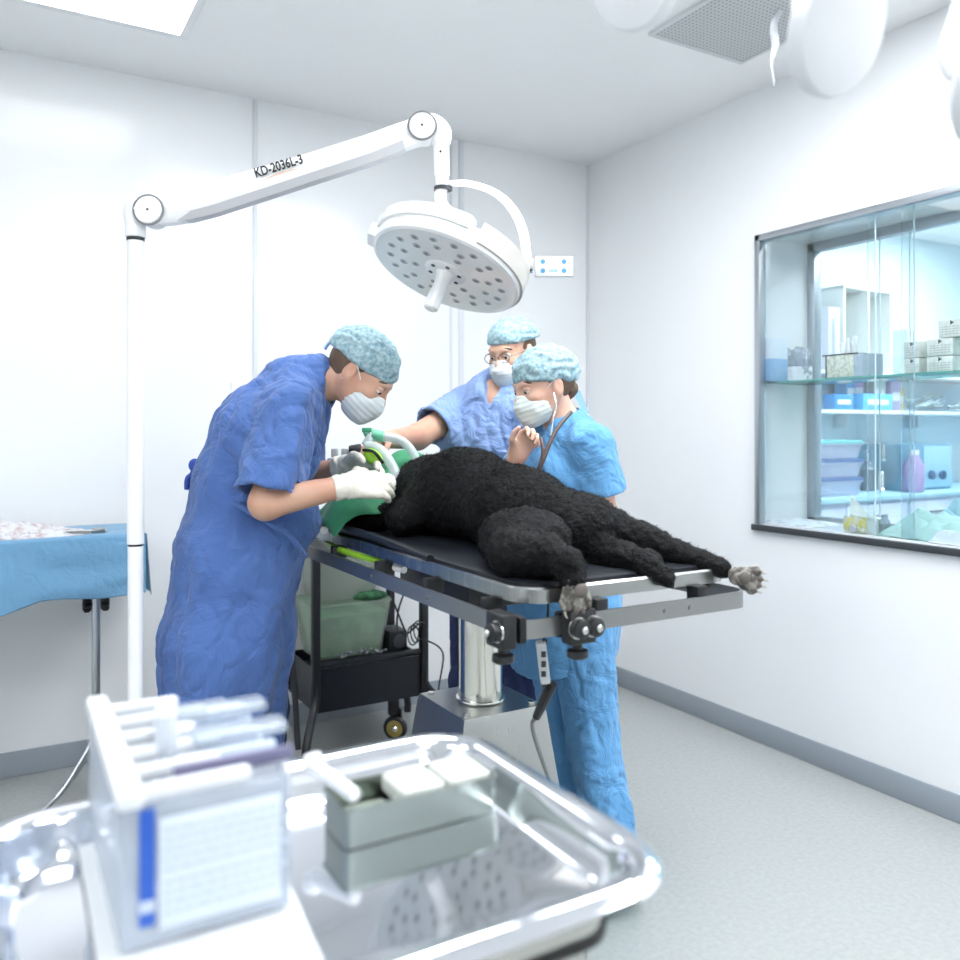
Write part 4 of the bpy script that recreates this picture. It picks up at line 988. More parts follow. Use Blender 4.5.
MB().lathe((p.x, NY-.53, zq+.235), UP, [(0, .032), (.03, .032)], 20).build('cap', M_white, t)
# ------------------------------------------------------------------ figures
M_skin = mat('skin', (206, 164, 140), .5, sub=.15, var=(9, (192, 142, 120), .35, .75))
M_skin2 = mat('skin_fair', (216, 178, 158), .5, sub=.15, var=(9, (204, 156, 136), .35, .75))
M_cap = mat('mesh_cap_fabric', (164, 188, 194), .75, var=(90, (112, 148, 160), .38, .66), bump=(55, .8, .006))
M_mask = mat('mask_fabric', (208, 214, 216), .7, bump=(60, .2, .002))
M_gown = mat('gown_blue', (76, 110, 172), .8, var=(4, (68, 100, 162), .35, .7), bump=(11, .8, .03, 1.2), sheen=.15)
M_gownd = mat('gown_tie_blue', (50, 80, 165), .8, bump=(30, .5, .01))
M_scrub1 = mat('scrub_periwinkle', (132, 158, 204), .8, bump=(11, .8, .03, 1.2), var=(4, (122, 148, 196), .35, .7), sheen=.15)
M_scrub2 = mat('scrub_sky_blue', (94, 152, 200), .8, bump=(10, .8, .03, 1.2), var=(4, (86, 146, 196), .35, .7), sheen=.15)
M_navy = mat('navy_cloth', (40, 52, 92), .85, bump=(12, .5, .02))
M_hair = mat('brown_hair', (92, 70, 52), .6, bump=(60, .8, .006), stretch=(1, 1, .3))
M_eye = mat('eye_white', (228, 226, 222), .2); M_iris = mat('iris', (58, 44, 36), .2)
M_glove = mat('latex_glove', (226, 221, 208), .5, bump=(28, .7, .008, .5), spec=.4)
M_lash = mat('lash', (60, 42, 34), .6)

class Head:
    def __init__(s, c, f, u, sc=1.0):
        s.c = Vector(c); s.x = Vector(f).normalized(); u = Vector(u); s.y = u.cross(s.x).normalized(); s.z = s.x.cross(s.y); s.s = sc; s.A = (s.x, s.y, s.z)
    def p(s, x, y, z): return s.c+(s.x*x+s.y*y+s.z*z)*s.s
    def flesh(s, F):
        e = s.s
        F.ell(s.p(-.012, 0, .032), (.097*e, .075*e, .084*e), s.A, .02)
        F.ell(s.p(.035, 0, -.02), (.058*e, .058*e, .075*e), s.A, .03)
        F.cone(s.p(.030, .0, -.055), s.p(.062, 0, -.092), .046*e, .024*e, .03)
        for q in (-1, 1):
            F.cone(s.p(.0, q*.052, -.035), s.p(.045, q*.026, -.088), .026*e, .018*e, .025)
            F.ell(s.p(.062, q*.036, -.026), (.028*e, .026*e, .022*e), s.A, .02)
        F.cone(s.p(.083, -.032, .021), s.p(.083, .032, .021), .012*e, .012*e, .014)
        for q in (-1, 1): F.ell(s.p(.101, q*.032, .003), (.018*e, .018*e, .012*e), s.A, .010, sub=True)
        F.cone(s.p(.088, 0, .010), s.p(.110, 0, -.030), .008*e, .0115*e, .012)
        for q in (-1, 1): F.ell(s.p(.101, q*.010, -.034), (.010*e, .008*e, .007*e), s.A, .006)
        F.cone(s.p(.091, -.016, -.060), s.p(.091, .016, -.060), .0075*e, .0075*e, .008)
        for q in (-1, 1):
            F.ell(s.p(-.008, q*.080, -.008), (.020*e, .008*e, .033*e), s.A, .008)
            F.ell(s.p(-.002, q*.089, -.004), (.010*e, .006*e, .018*e), s.A, .004, sub=True)
    def parts(s, root, mask_m=M_mask, hair=True, bouf=1.0, capm=M_cap, capz=.028, tiltb=-.35, glasses=False, lids=True):
        e = s.s
        for q in (-1, 1):
            ey = MB().ell(s.p(.079, q*.031, .003), .0135*e, s.A, 16, 12).build('eye', M_eye, root)
            c = s.p(.079, q*.031, .001)+(s.x*1.0-s.z*.35).normalized()*.0098*e
            MB().ell(c, .0062*e, s.A, 12, 8).build('iris', M_iris, ey)
            MB().tube([s.p(.084, q*.018, .024), s.p(.086, q*.034, .030), s.p(.072, q*.054, .024)], .004*e, radii=[.003*e, .0042*e, .002*e], seg=8).build('eyebrow', M_lash, root)
            lid = Field(s.c-Vector((.2,)*3), s.c+Vector((.2,)*3), .0026) if False else None
            # upper lid
            MB().ell(s.p(.0785, q*.031, .0065), (.0150*e, .0155*e, .0125*e), s.A, 16, 10).build('eyelid', M_skin2, ey)
        B = .17*e
        # hair under the cap
        if hair:
            F = Field(s.c-Vector((B,)*3), s.c+Vector((B,)*3), .0035)
            F.ell(s.p(-.020, 0, .018), (.096*e, .079*e, .088*e), s.A, .01)
            F.cut(s.p(.045, 0, 0), s.x+s.z*.25); F.cut(s.p(0, 0, -.055), -s.z-s.x*.1)
            F.ell(s.p(.050, .09, -.045), (.075*e, .05*e, .062*e), s.A, .01, sub=True); F.ell(s.p(.050, -.09, -.045), (.075*e, .05*e, .062*e), s.A, .01, sub=True)
            for q in (-1, 1): F.ell(s.p(-.004, q*.085, -.012), (.022*e, .02*e, .036*e), s.A, .004, sub=True)
            link('hair', F.mesh('hair'), M_hair, root)
        # cap
        F = Field(s.c-Vector((B,)*3), s.c+Vector((B,)*3), .0035)
        F.ell(s.p(-.016*bouf, 0, .044), (.108*e*(.6+.4*bouf), .088*e*(.5+.5*bouf), .087*e*(.6+.4*bouf)), s.A, .01)
        if bouf > 1: F.ell(s.p(-.065, 0, .035), (.070*e, .075*e, .070*e), s.A, .03)
        nrm = -s.z+s.x*tiltb*-1*-1
        F.cut(s.p(0.0, 0, capz), (-s.z+s.x*tiltb), .008)
        me = F.mesh('cap')
        def cr(p, n):
            q = p-s.c; return .0025*noise.noise(q*55)+.0035*noise.noise(q*24)+.0022*math.sin(q.dot(s.z)*170+6*noise.noise(q*18))*min(1, max(0, bouf-.9)*6)
        ripple(me, cr); cp = link('surgical_cap', me, capm, root)
        # band
        pts = []
        cn = (-s.z+s.x*tiltb).normalized()
        for a in np.linspace(0, 2*math.pi, 28, endpoint=False):
            d = s.x*math.cos(a)*.102*e*(.6+.4*bouf)+s.y*math.sin(a)*.080*e*(.5+.5*bouf)-s.x*.014
            q = s.c+d; q = q+s.z*(-(q-s.p(0, 0, capz)).dot(cn)/s.z.dot(cn)+.006)
            pts.append(q)
        pts.append(pts[0]); pts.append(pts[1])
        # mask
        F = Field(s.c-Vector((B,)*3), s.c+Vector((B,)*3), .003)
        F.ell(s.p(.050, 0, -.056), (.068*e, .066*e, .062*e), s.A, .01); F.cone(s.p(.09, 0, -.022), s.p(.100, 0, -.05), .020*e, .024*e, .02)
        F.cone(s.p(.03, 0, -.06), s.p(.075, 0, -.088), .050*e, .034*e, .02)
        F.cut(s.p(.1, 0, -.010), s.z-s.x*.22, .006)
        F.cut(s.p(.012, 0, -.05), -s.x-s.z*.15, .006)
        me = F.mesh('mask')
        ripple(me, lambda p, n: .0006*math.sin((p-s.c).dot(s.z)*420+(p-s.c).dot(s.x)*60)+.003*noise.noise((p-s.c)*30))
        mk = link('face_mask', me, mask_m, root)
        for q in (-1, 1):
            MB().tube([s.p(.040, q*.058, -.018), s.p(.018, q*.074, .004), s.p(-.004, q*.086, .022)], .0016*e, seg=6).build('ear_loop', M_white, mk)
            MB().tube([s.p(.030, q*.055, -.080), s.p(.010, q*.069, -.052), s.p(-.012, q*.082, -.036)], .0016*e, seg=6).build('ear_loop', M_white, mk)
        return cp
def hand(F, wrist, d, side, curl, sc=1.0, palm=None, spread=.12, tcurl=.5, g=0.0, thumb_side=1):
    """wrist point, d = direction of the fingers, side = towards the thumb, curl = bend of the fingers towards the palm"""
    d = Vector(d).normalized(); s_ = Vector(side); s_ = (s_-d*s_.dot(d)).normalized(); n = Vector(palm) if palm is not None else d.cross(s_)
    n = (n-d*n.dot(d)-s_*n.dot(s_)).normalized()            # palm faces n
    w = Vector(wrist)
    F.cone(w-d*.02*sc, w+d*.012*sc, (.026+g)*sc, (.027+g)*sc, .012, flat=(n, .75))
    for k in range(4):
        off = (.030-.020*k)*sc
        F.cone(w+d*.015*sc+s_*off*.6, w+d*.086*sc+s_*off, (.017+g)*sc, (.0125+g)*sc, .014, flat=(n, .85))
    lens = (.078, .086, .080, .062); rad = (.0092, .0095, .0090, .0080)
    for k in range(4):
        off = (.030-.020*k)*sc; p = w+d*(.086-.004*abs(k-1))*sc+s_*off
        ang = 0; dd = (d+s_*spread*(1.5-k)*.5).normalized(); c_ = curl[k] if hasattr(curl, '__len__') else curl
        for j, fr in enumerate((.45, .30, .25)):
            ang += c_*(.75, 1.0, .7)[j]; v = (dd*math.cos(ang)+n*math.sin(ang)); q = p+v*lens[k]*fr*sc
            F.cone(p, q, (rad[k]+g-.0007*j)*sc, (rad[k]+g-.0007*(j+1))*sc, .003); p = q
    p = w+d*.024*sc+s_*.026*sc+n*.006*sc; v = (d*.62+s_*.72+n*.30).normalized()
    q = p+v*.040*sc; F.cone(p, q, (.015+g)*sc, (.0115+g)*sc, .012)
    v2 = (d*(.85)+s_*.25+n*tcurl).normalized(); r_ = q+v2*.030*sc; F.cone(q, r_, (.0112+g)*sc, (.010+g)*sc, .004)
    v3 = (d*.85-s_*.05+n*(tcurl+.2)).normalized(); F.cone(r_, r_+v3*.024*sc, (.0102+g)*sc, (.0085+g)*sc, .003)
def shoe(F, ankle, fwd, z0=0.0, sc=1.0):
    a = Vector(ankle); f = Vector(fwd); f.z = 0; f.normalize()
    h = Vector((a.x, a.y, z0+.045*sc))
    F.cone(h-f*.035*sc, h+f*.06*sc, .046*sc, .046*sc, .02); F.cone(h+f*.05*sc, h+f*.165*sc-Vector((0, 0, .006)), .047*sc, .040*sc, .03, flat=((0, 0, 1), .85))
    F.cut((0, 0, z0+.002), (0, 0, -1))
def bounds(pts, m):
    lo = [min(p[i] for p in pts)-m for i in range(3)]; hi = [max(p[i] for p in pts)+m for i in range(3)]; return lo, hi

# ================= surgeon in the blue gown (left), bending over the dog's head
D0 = 2.45
fwdS = cd(1, -.05, 0).normalized()
S = dict(pel=W(238, 545, 2.45), waist=W(248, 488, 2.45), chest=W(268, 432, 2.45), up=W(292, 392, 2.45), nb=W(316, 382, 2.44), nt=W(340, 378, 2.43),
         sr=W(292, 412, 2.30), sl=W(300, 404, 2.60), er=W(262, 506, 2.22), wr=W(346, 486, 2.27), el=W(300, 478, 2.72), wl=W(345, 466, 2.60),
         hr=W(228, 560, 2.36), hl=W(244, 560, 2.55), kr=W(232, 720, 2.36), kl=W(258, 720, 2.55))
S['er'] = W(266, 503, 2.20)
for a, b_, r in (('hr', 'kr', .45), ('hl', 'kl', .45)): pass
anR = Vector((S['kr'].x-.02, S['kr'].y, .09)); anL = Vector((S['kl'].x-.01, S['kl'].y, .09))
hdS = Head(W(361, 374, 2.42), cd(.76, -.14, -.66), cd(.66, -.05, .76), .97)
p0 = Vector((S['pel'].x, S['pel'].y, 0))
t = thing('person', 'surgeon in long blue gown, cap, mask and pale gloves bending over the dog', 'person', p0)
hrw = W(345, 483, 2.27)
HR = dict(d=cd(.80, .42, .02), side=cd(.1, .6, .7), palm=cd(.15, .95, -.2)); HL = dict(d=cd(.95, -.30, -.05), side=cd(-.1, -.5, .8), palm=cd(-.1, -.9, -.35))
def surgeon_body(F):
    F.cone(S['pel'], S['waist'], .12, .11, .05); F.cone(S['waist'], S['chest'], .11, .12, .05); F.cone(S['chest'], S['up'], .12, .08, .05)
    F.cone(S['sr'], S['sl'], .045, .045, .015); F.cone(S['up'], S['nb'], .060, .056, .02); F.cone(S['nb'], hdS.p(-.03, 0, -.05), .060, .054, .025)
    F.cone(S['sr'], S['er'], .048, .045, .012); F.cone(S['er'], S['wr'], .044, .029, .015); F.cone(S['sl'], S['el'], .056, .044, .03); F.cone(S['el'], S['wl'], .043, .028, .015)
    F.cone(S['hr'], S['kr'], .095, .065, .04); F.cone(S['hl'], S['kl'], .095, .065, .04); F.cone(S['kr'], anR, .062, .042, .02); F.cone(S['kl'], anL, .062, .042, .02)
    for a in (anR, anL): shoe(F, a, fwdS)
    hand(F, S['wr'], curl=.42, **HR); hand(F, S['wl'], curl=.5, **HL); hdS.flesh(F)
pts = list(S.values())+[hdS.c, anR, anL]
lo, hi = bounds(pts, .2); lo[2] = -.01
F = Field(lo, hi, .0052); surgeon_body(F)
link('body', F.mesh('body', 1), M_skin, t)
hdS.parts(t, bouf=1.05, capz=.018, tiltb=.06)
kt = hdS.p(-.115, 0, .03)
MB().ell(kt, (.02, .016, .014), hdS.A, 12, 8).tube([kt, kt-hdS.x*.02-hdS.z*.02, kt-hdS.x*.02-hdS.z*.045], .005, seg=6).build('cap_tie', mat('cap_tie', (140, 180, 215), .7), t)
# gloves
for nm, wr, e_, HH, cu in (('r', S['wr'], S['er'], HR, .42), ('l', S['wl'], S['el'], HL, .5)):
    ax_ = (Vector(wr)-Vector(e_)).normalized()
    F = Field(wr-Vector((.24,)*3), wr+Vector((.24,)*3), .0042)
    hand(F, wr, curl=cu, g=.0028, **HH); F.cone(wr-ax_*.035, wr, .0365, .033, .01)
    F.cut(wr-ax_*.035, -ax_)
    me = F.mesh('glove'); ripple(me, lambda p, n: .0015*noise.noise(p*70)+.0013*math.sin(p.dot(ax_)*260+5*noise.noise(p*30))*max(0, 1-abs((p-wr).dot(ax_)+.01)/.06))
    link('glove', me, M_glove, t)
# gown
hem = .42
F = Field([S['pel'].x-.45, S['pel'].y-.45, hem-.03], [S['pel'].x+.65, S['pel'].y+.45, 1.62], .0068)
g0 = W(229, 640, 2.45); g1 = W(222, 745, 2.45); gm = W(240, 552, 2.45)
sideS = AW
F.cone(S['waist'], gm, .150, .168, .04, flat=(sideS, 1.15)); F.cone(gm, g0, .168, .176, .05, flat=(sideS, 1.25)); F.cone(g0, g1, .176, .165, .05, flat=(sideS, 1.35))
F.cone(S['waist'], S['chest'], .150, .145, .04, flat=(sideS, 1.2)); F.cone(S['chest'], S['up'], .145, .100, .04, flat=(sideS, 1.35))
F.cone(W(290, 455, 2.42), W(306, 408, 2.41), .088, .080, .04); F.cone(W(262, 540, 2.42), W(285, 520, 2.42), .12, .10, .05)
F.cone(S['sr'], S['sl'], .078, .078, .04); F.cone(S['up'], S['nb'], .092, .080, .03)
ua = (S['er']-S['sr']); ul = (S['el']-S['sl'])
e1, e2 = S['sr']+ua*.92, S['sl']+ul*.8
sleeve(F, S['sr'], S['er'], .93, .090, .092, .07, th=.02); sleeve(F, S['sl'], S['el'], .85, .075, .082, .065, th=.02)
F.cut((0, 0, hem), (0, 0, -1), .006)
ndir = (hdS.p(-.03, 0, -.06)-S['nb']).normalized()
F.cut(S['nb']+ndir*.052, ndir, .006); F.cone(S['nb']+ndir*.08, S['nb']+ndir*.2, .062, .066, .006, sub=True)
me = F.mesh('gown')
pc0 = S['pel']; f1 = fold_fn(.014, 8, 3.6, 2.2)
def gownfold(p, n):
    a = math.atan2((p.y-pc0.y), (p.x-pc0.x)); d_ = max(0, 1.18-p.z)/.7; d_ = min(d_, 1)
    arm = min(1, max(0, (p.z-1.0)/.15))
    fo = .009*math.sin(a*8+3*noise.noise(Vector((a*1.5, p.z*1.2, 4))))*d_*(abs(n.z) < .6)
    return f1(p, n)*(1-.55*d_)+fo+.003*noise.noise(Vector((p.x*22, p.y*22, p.z*9)))
ripple(me, gownfold)
gw = link('gown', me, M_gown, t)
# waist tie with knot at the back
wp = []
for px, py, D in ((203, 480, 2.42), (216, 492, 2.30), (250, 512, 2.255), (285, 533, 2.27), (306, 556, 2.36)): wp.append(W(px, py, D))
MB().tube(wp, .008, seg=8).build('waist_tie', M_gown, gw)
kn = W(199, 474, 2.43)
kb = MB().ell(kn, (.026, .022, .022)).ell(kn+UP*.025+R_*-.012, (.018, .015, .02)).tube([kn, kn-R_*.02-UP*.05, kn-R_*.012-UP*.13], .009, radii=[.012, .010, .008], seg=8).tube([kn, kn-R_*.03-UP*.012, kn-R_*.036-UP*.045], .008, radii=[.011, .010, .007], seg=8)
kb.build('knot', M_gownd, gw)
MB().tube([hdS.p(-.10, .03, -.14), S['nb']-R_*.03+UP*.060-AW*.01, S['nb']-R_*.07+UP*.048-AW*.03], .008, seg=8).build('neck_tie', M_gownd, gw)
# dark blue trousers seen below/behind the gown hem
F = Field([S['kr'].x-.3, S['kr'].y-.25, .05], [S['kr'].x+.35, S['kl'].y+.25, .75], .0075)
for k_, a_ in (('kr', anR), ('kl', anL)): F.cone(S[k_]+UP*.05, Vector(a_)+UP*.02, .092, .075, .02)
F.cut((0, 0, .09), (0, 0, -1)); me = F.mesh('trousers'); ripple(me, fold_fn(.01, 7, 5, 4))
link('trousers', me, M_navy, t)
for a_ in (anR, anL):
    F = Field(a_-Vector((.3, .3, .12)), a_+Vector((.3, .3, .12)), .006); shoe(F, a_, fwdS, 0, 1.08); link('shoe', F.mesh('shoe'), mat('white_clog', (225, 228, 230), .5), t)

# ================= older man in the middle, behind the dog
fM = cd(-.50, -.86, 0).normalized(); lM = UP.cross(fM)
Mn = dict(pel=W(496, 545, 3.10), waist=W(492, 495, 3.10), chest=W(492, 440, 3.10), up=W(496, 402, 3.08), nb=W(506, 388, 3.08),
          sr=W(462, 410, 3.14), sl=W(534, 412, 2.98), er=W(417, 437, 2.96), wr=W(385, 440, 2.74), el=W(556, 480, 2.95), wl=W(545, 545, 2.85),
          hr=W(478, 560, 3.14), hl=W(516, 560, 3.04), kr=W(474, 680, 3.12), kl=W(519, 680, 3.02))
amR = Vector((Mn['kr'].x, Mn['kr'].y+.03, .09)); amL = Vector((Mn['kl'].x, Mn['kl'].y+.03, .09))
hdM = Head(W(512, 352, 3.04), cd(-.56, -.74, -.28), cd(-.14, -.20, .96), .95)
t = thing('person', 'man in periwinkle scrubs with glasses, cap and mask reaching over the dog', 'person', (Mn['pel'].x, Mn['pel'].y, 0))
M_ = Mn
F = Field(*bounds(list(Mn.values())+[hdM.c, Vector((Mn['pel'].x, Mn['pel'].y, .15))], .17), .0058)
F.cone(M_['pel'], M_['waist'], .12, .11, .04); F.cone(M_['waist'], M_['chest'], .11, .12, .04); F.cone(M_['chest'], M_['up'], .12, .09, .04)
F.cone(M_['sr'], M_['sl'], .06, .06, .05); F.cone(M_['up'], M_['nb'], .08, .06, .04); F.cone(M_['nb'], hdM.p(-.03, 0, -.05), .058, .054, .025)
for q in 'rl':
    F.cone(M_['s'+q], M_['e'+q], .054, .045, .03); F.cone(M_['e'+q], M_['w'+q], .044, .028, .02); F.cone(M_['h'+q], M_['k'+q], .09, .06, .04)
F.cone(M_['kr'], amR, .06, .042, .02); F.cone(M_['kl'], amL, .06, .042, .02)
for a in (amR, amL): shoe(F, a, fM)
hand(F, M_['wr'], cd(-.55, -.75, -.25), cd(.6, -.5, .3), .35, palm=cd(-.2, -.1, -.95)); hand(F, M_['wl'], cd(-.2, -.4, -.9), cd(-.7, -.6, .1), .3)
hdM.flesh(F); link('body', F.mesh('body', 1), M_skin, t)
hdM.parts(t, bouf=1.02, capz=.040, tiltb=.05)
# glasses
gl = MB()
for q in (-1, 1):
    c = hdM.p(.103, q*.032, -.002); ring = [c+(hdM.y*math.cos(a)*.023+hdM.z*math.sin(a)*.017) for a in np.linspace(0, 2*math.pi, 17)]
    gl.tube(ring, .0014, seg=6, sub=1); gl.tube([hdM.p(.103, q*.055, .003), hdM.p(.05, q*.078, .006), hdM.p(-.005, q*.082, .004)], .0014, seg=6, sub=3)
gl.tube([hdM.p(.104, -.010, .003), hdM.p(.110, 0, .006), hdM.p(.104, .010, .003)], .0014, seg=6)
gl.build('glasses', mat('glasses_frame', (96, 92, 96), .3, .6), t)
# scrub top
F = Field(*bounds([M_['pel']-UP*.12, M_['nb'], M_['sr'], M_['sl'], M_['er'], M_['el']], .22), .0068)
F.cone(M_['pel']-UP*.1, M_['waist'], .20, .175, .05, flat=(fM, .85)); F.cone(M_['waist'], M_['chest'], .175, .19, .05, flat=(fM, .82)); F.cone(M_['chest'], M_['up'], .185, .12, .05, flat=(fM, .85))
F.cone(M_['sr'], M_['sl'], .076, .076, .05); F.cone(M_['up'], M_['nb'], .11, .085, .04)
eo = {}
for q, fr in (('r', .62), ('l', .62)):
    sleeve(F, M_['s'+q], M_['e'+q], .66, .076, .084, .07, th=.02)
F.cut(M_['pel']-UP*.20, (0, 0, -1), .006)
nd = (hdM.p(-.03, 0, -.06)-M_['nb']).normalized(); F.cone(M_['nb']+nd*.06, M_['nb']+nd*.25, .066, .09, .008, sub=True)
vn = M_['nb']+fM*.09-UP*.02; F.cone(vn+UP*.05, M_['nb']+fM*.13-UP*.07, .036, .008, .01, sub=True)
F.cut(M_['nb']+nd*.07, nd, .006)
me = F.mesh('scrub_top'); ripple(me, fold_fn(.014, 8, 3, 7.7)); link('scrub_top', me, M_scrub1, t)
# skin in the neckline is body; trousers
F = Field(*bounds([M_['pel'], M_['hr'], M_['hl'], amR, amL], .2), .0075)
F.cone(M_['pel']-UP*.02, M_['pel']-UP*.1, .155, .15, .05)
for q, a in (('r', amR), ('l', amL)): F.cone(M_['h'+q], M_['k'+q], .115, .088, .03); F.cone(M_['k'+q], a, .088, .078, .03)
F.cut((0, 0, .07), (0, 0, -1)); me = F.mesh('trousers'); ripple(me, fold_fn(.012, 7, 3, 3.3)); link('trousers', me, M_navy, t)
for a_ in (amR, amL):
    F = Field(a_-Vector((.3, .3, .12)), a_+Vector((.3, .3, .12)), .006); shoe(F, a_, fM, 0, 1.08); link('shoe', F.mesh('shoe'), MATS['white_clog'], t)

# ================= woman at the right
fW = cd(-.82, -.52, 0).normalized(); lW = UP.cross(fW)
Wm = dict(pel=W(564, 600, 2.62), waist=W(566, 530, 2.62), chest=W(562, 478, 2.60), up=W(566, 440, 2.58), nb=W(565, 428, 2.57),
          sl=W(591, 447, 2.47), sr=W(535, 452, 2.72), el=W(606, 518, 2.49), wl=W(594, 531, 2.30), er=W(506, 500, 2.56), wr=W(516, 457, 2.46),
          hl=W(579, 610, 2.54), hr=W(553, 610, 2.68), kl=W(594, 745, 2.50), kr=W(570, 742, 2.66))
C0 = Vector((0, 0, CH))
for k_ in Wm:
    if k_ != 'wl': Wm[k_] = C0+(Wm[k_]-C0)*1.028
awL = Vector((W(616, 874, 2.44).x, W(616, 874, 2.44).y, .09)); awR = Vector((W(575, 855, 2.73).x, W(575, 855, 2.73).y, .09))
hdW = Head(W(543, 386, 2.61), cd(-.86, -.45, -.26), cd(-.20, -.08, .97), .935)
t = thing('person', 'woman in sky blue scrubs with cap, mask and stethoscope, hand at her chin', 'person', (Wm['pel'].x, Wm['pel'].y, 0))
M_ = Wm
F = Field(*bounds(list(Wm.values())+[hdW.c, awL, awR], .16), .0052)
F.cone(M_['pel'], M_['waist'], .135, .115, .05); F.cone(M_['waist'], M_['chest'], .115, .125, .05); F.cone(M_['chest'], M_['up'], .12, .09, .05)
F.cone(M_['sr'], M_['sl'], .052, .052, .05); F.cone(M_['up'], M_['nb'], .07, .052, .04); F.cone(M_['nb'], hdW.p(-.03, 0, -.05), .050, .046, .025)
for q in 'rl':
    F.cone(M_['s'+q], M_['e'+q], .046, .038, .03); F.cone(M_['e'+q], M_['w'+q], .037, .0235, .015); F.cone(M_['h'+q], M_['k'+q], .088, .058, .04)
F.cone(M_['kl'], awL, .056, .038, .02); F.cone(M_['kr'], awR, .056, .038, .02)
for a in (awL, awR): shoe(F, a, fW)
hand(F, M_['wr'], cd(.50, -.12, .80), cd(-.70, -.3, .50), (.95, 1.05, 1.1, 1.2), .86, palm=cd(.75, .15, -.45), tcurl=.2); hand(F, M_['wl'], cd(-.75, -.45, -.05), cd(-.3, .6, .2), .25, .9, palm=cd(0, 0, -1))
hdW.flesh(F); link('body', F.mesh('body', 1), M_skin2, t)
hdW.parts(t, mask_m=mat('mask_pleated', (206, 216, 212), .75, bump=(60, .2, .002)), bouf=1.12, capz=.012, tiltb=.20)
F = Field(hdW.c-Vector((.2,)*3), hdW.c+Vector((.2,)*3), .004); F.ell(hdW.p(-.085, 0, -.03), (.035, .045, .035), hdW.A, .02); me = F.mesh('hair_bun'); ripple(me, lambda p, n: .004*noise.noise(p*60)); link('hair_bun', me, M_hair, t)
MB().flat([hdW.p(-.10, .02, -.03), hdW.p(-.12, .03, -.05), hdW.p(-.135, .03, -.13), hdW.p(-.115, .03, -.13), hdW.p(-.095, .03, -.07)], .003).build('cap_tie', mat('cap_tie', (140, 180, 215), .7), t)
# tunic
F = Field(*bounds([M_['pel']-UP*.2, M_['nb'], M_['sr'], M_['sl'], M_['er'], M_['el']], .22), .0065)
tb_ = M_['pel']-UP*.20
F.cone(M_['pel'], tb_, .172, .166, .05, flat=(lW, 1.08)); F.cone(M_['pel'], M_['waist'], .165, .150, .05); F.cone(M_['waist'], M_['chest'], .150, .158, .05); F.cone(M_['chest'], M_['up'], .150, .105, .05)
F.cone(M_['chest']+fW*.07+lW*.06, M_['chest']+fW*.07-lW*.06, .085, .085, .04)
F.cone(M_['sr'], M_['sl'], .070, .070, .05); F.cone(M_['up'], M_['nb'], .09, .072, .03)
for q, fr in (('l', .66), ('r', .5)):
    sleeve(F, M_['s'+q], M_['e'+q], fr, .068, .088, .07, th=.022)
v = M_['el']-M_['sl']
F.cut(tb_+UP*.02, (-fW*.25-UP), .006)
nd = (hdW.p(-.03, 0, -.06)-M_['nb']).normalized(); F.cone(M_['nb']+nd*.06, M_['nb']+nd*.25, .058, .10, .008, sub=True)
F.cone(M_['nb']+fW*.10+UP*.04, M_['chest']+fW*.150+UP*.05, .042, .010, .01, sub=True); F.cut(M_['nb']+nd*.062, nd, .006)
me = F.mesh('scrub_top'); f2 = fold_fn(.009, 8, 3, 1.1); ripple(me, f2)
tp = link('scrub_top', me, M_scrub2, t)
F = Field(*bounds([M_['pel'], M_['hr'], M_['hl'], awL, awR], .2), .0065)
F.cone(M_['pel']-UP*.0, M_['pel']-UP*.1, .145, .14, .05)
for q, a in (('r', awR), ('l', awL)): F.cone(M_['h'+q], M_['k'+q], .105, .082, .02); F.cone(M_['k'+q], a, .082, .078, .02)
F.cut((0, 0, .06), (0, 0, -1)); me = F.mesh('trousers'); f3 = fold_fn(.014, 9, 2.6, 5.3)
ripple(me, f3); link('trousers', me, M_scrub2, t)
for a_ in (awL, awR):
    F = Field(a_-Vector((.3, .3, .12)), a_+Vector((.3, .3, .12)), .006); shoe(F, a_, fW, 0, 1.1); link('clog', F.mesh('clog'), mat('teal_clog', (40, 150, 150), .45), t)
# stethoscope
k = thing('stethoscope', 'brown black stethoscope hanging round the neck of the woman in sky blue', 'stethoscope', W(548, 440, 2.40))
st = MB().tube([W(571, 412, 2.54), W(560, 425, 2.50), W(551, 440, 2.465), W(544, 458, 2.435), W(536, 476, 2.43)], .0065, seg=10); st.build('tubing', mat('dark_brown_tube', (64, 46, 44), .35), k)
MB().tube([W(541, 438, 2.47), W(543, 452, 2.44), W(539, 468, 2.43)], .0055, seg=10).build('tubing', MATS['dark_brown_tube'], k)
MB().tube([W(554, 393, 2.52), W(556, 405, 2.49), W(553, 420, 2.48), W(551, 436, 2.465)], .0022, seg=8).build('ear_tube', M_steel, k)

# ================= the dog
M_fur = mat('black_fur', (8, 8, 9), .62, var=(16, (16, 16, 18), .4, .7), bump=(120, .8, .01, .5), spec=.2)
M_pad = mat('paw_hair_grey', (150, 146, 138), .7, var=(55, (70, 66, 62), .4, .6), bump=(90, .7, .006))
t = thing('dog', 'large black curly coated dog lying on its side on the operating table', 'dog', T(.6, .28, 0))
Fd = Field([TX0-.1, TY0-.25, TZ-.1], [TX1+.25, TY1+.1, TZ+.36], .0058)
up_ = (0, 0, 1)
Z = lambda r, h=0: h
# trunk: chest, belly, loin, rump
Fd.cone(T(.98, .30, .108), T(.76, .30, .112), .102, .120, .04, flat=((1, 0, 0), 1.18)); Fd.cone(T(.76, .30, .112), T(.48, .29, .09), .120, .105, .05, flat=((1, 0, 0), 1.2))
Fd.cone(T(.48, .29, .09), T(.24, .31, .066), .103, .076, .05, flat=((1, 0, 0), 1.2)); Fd.cone(T(.74, .26, .14), T(.80, .30, .155), .085, .075, .04)
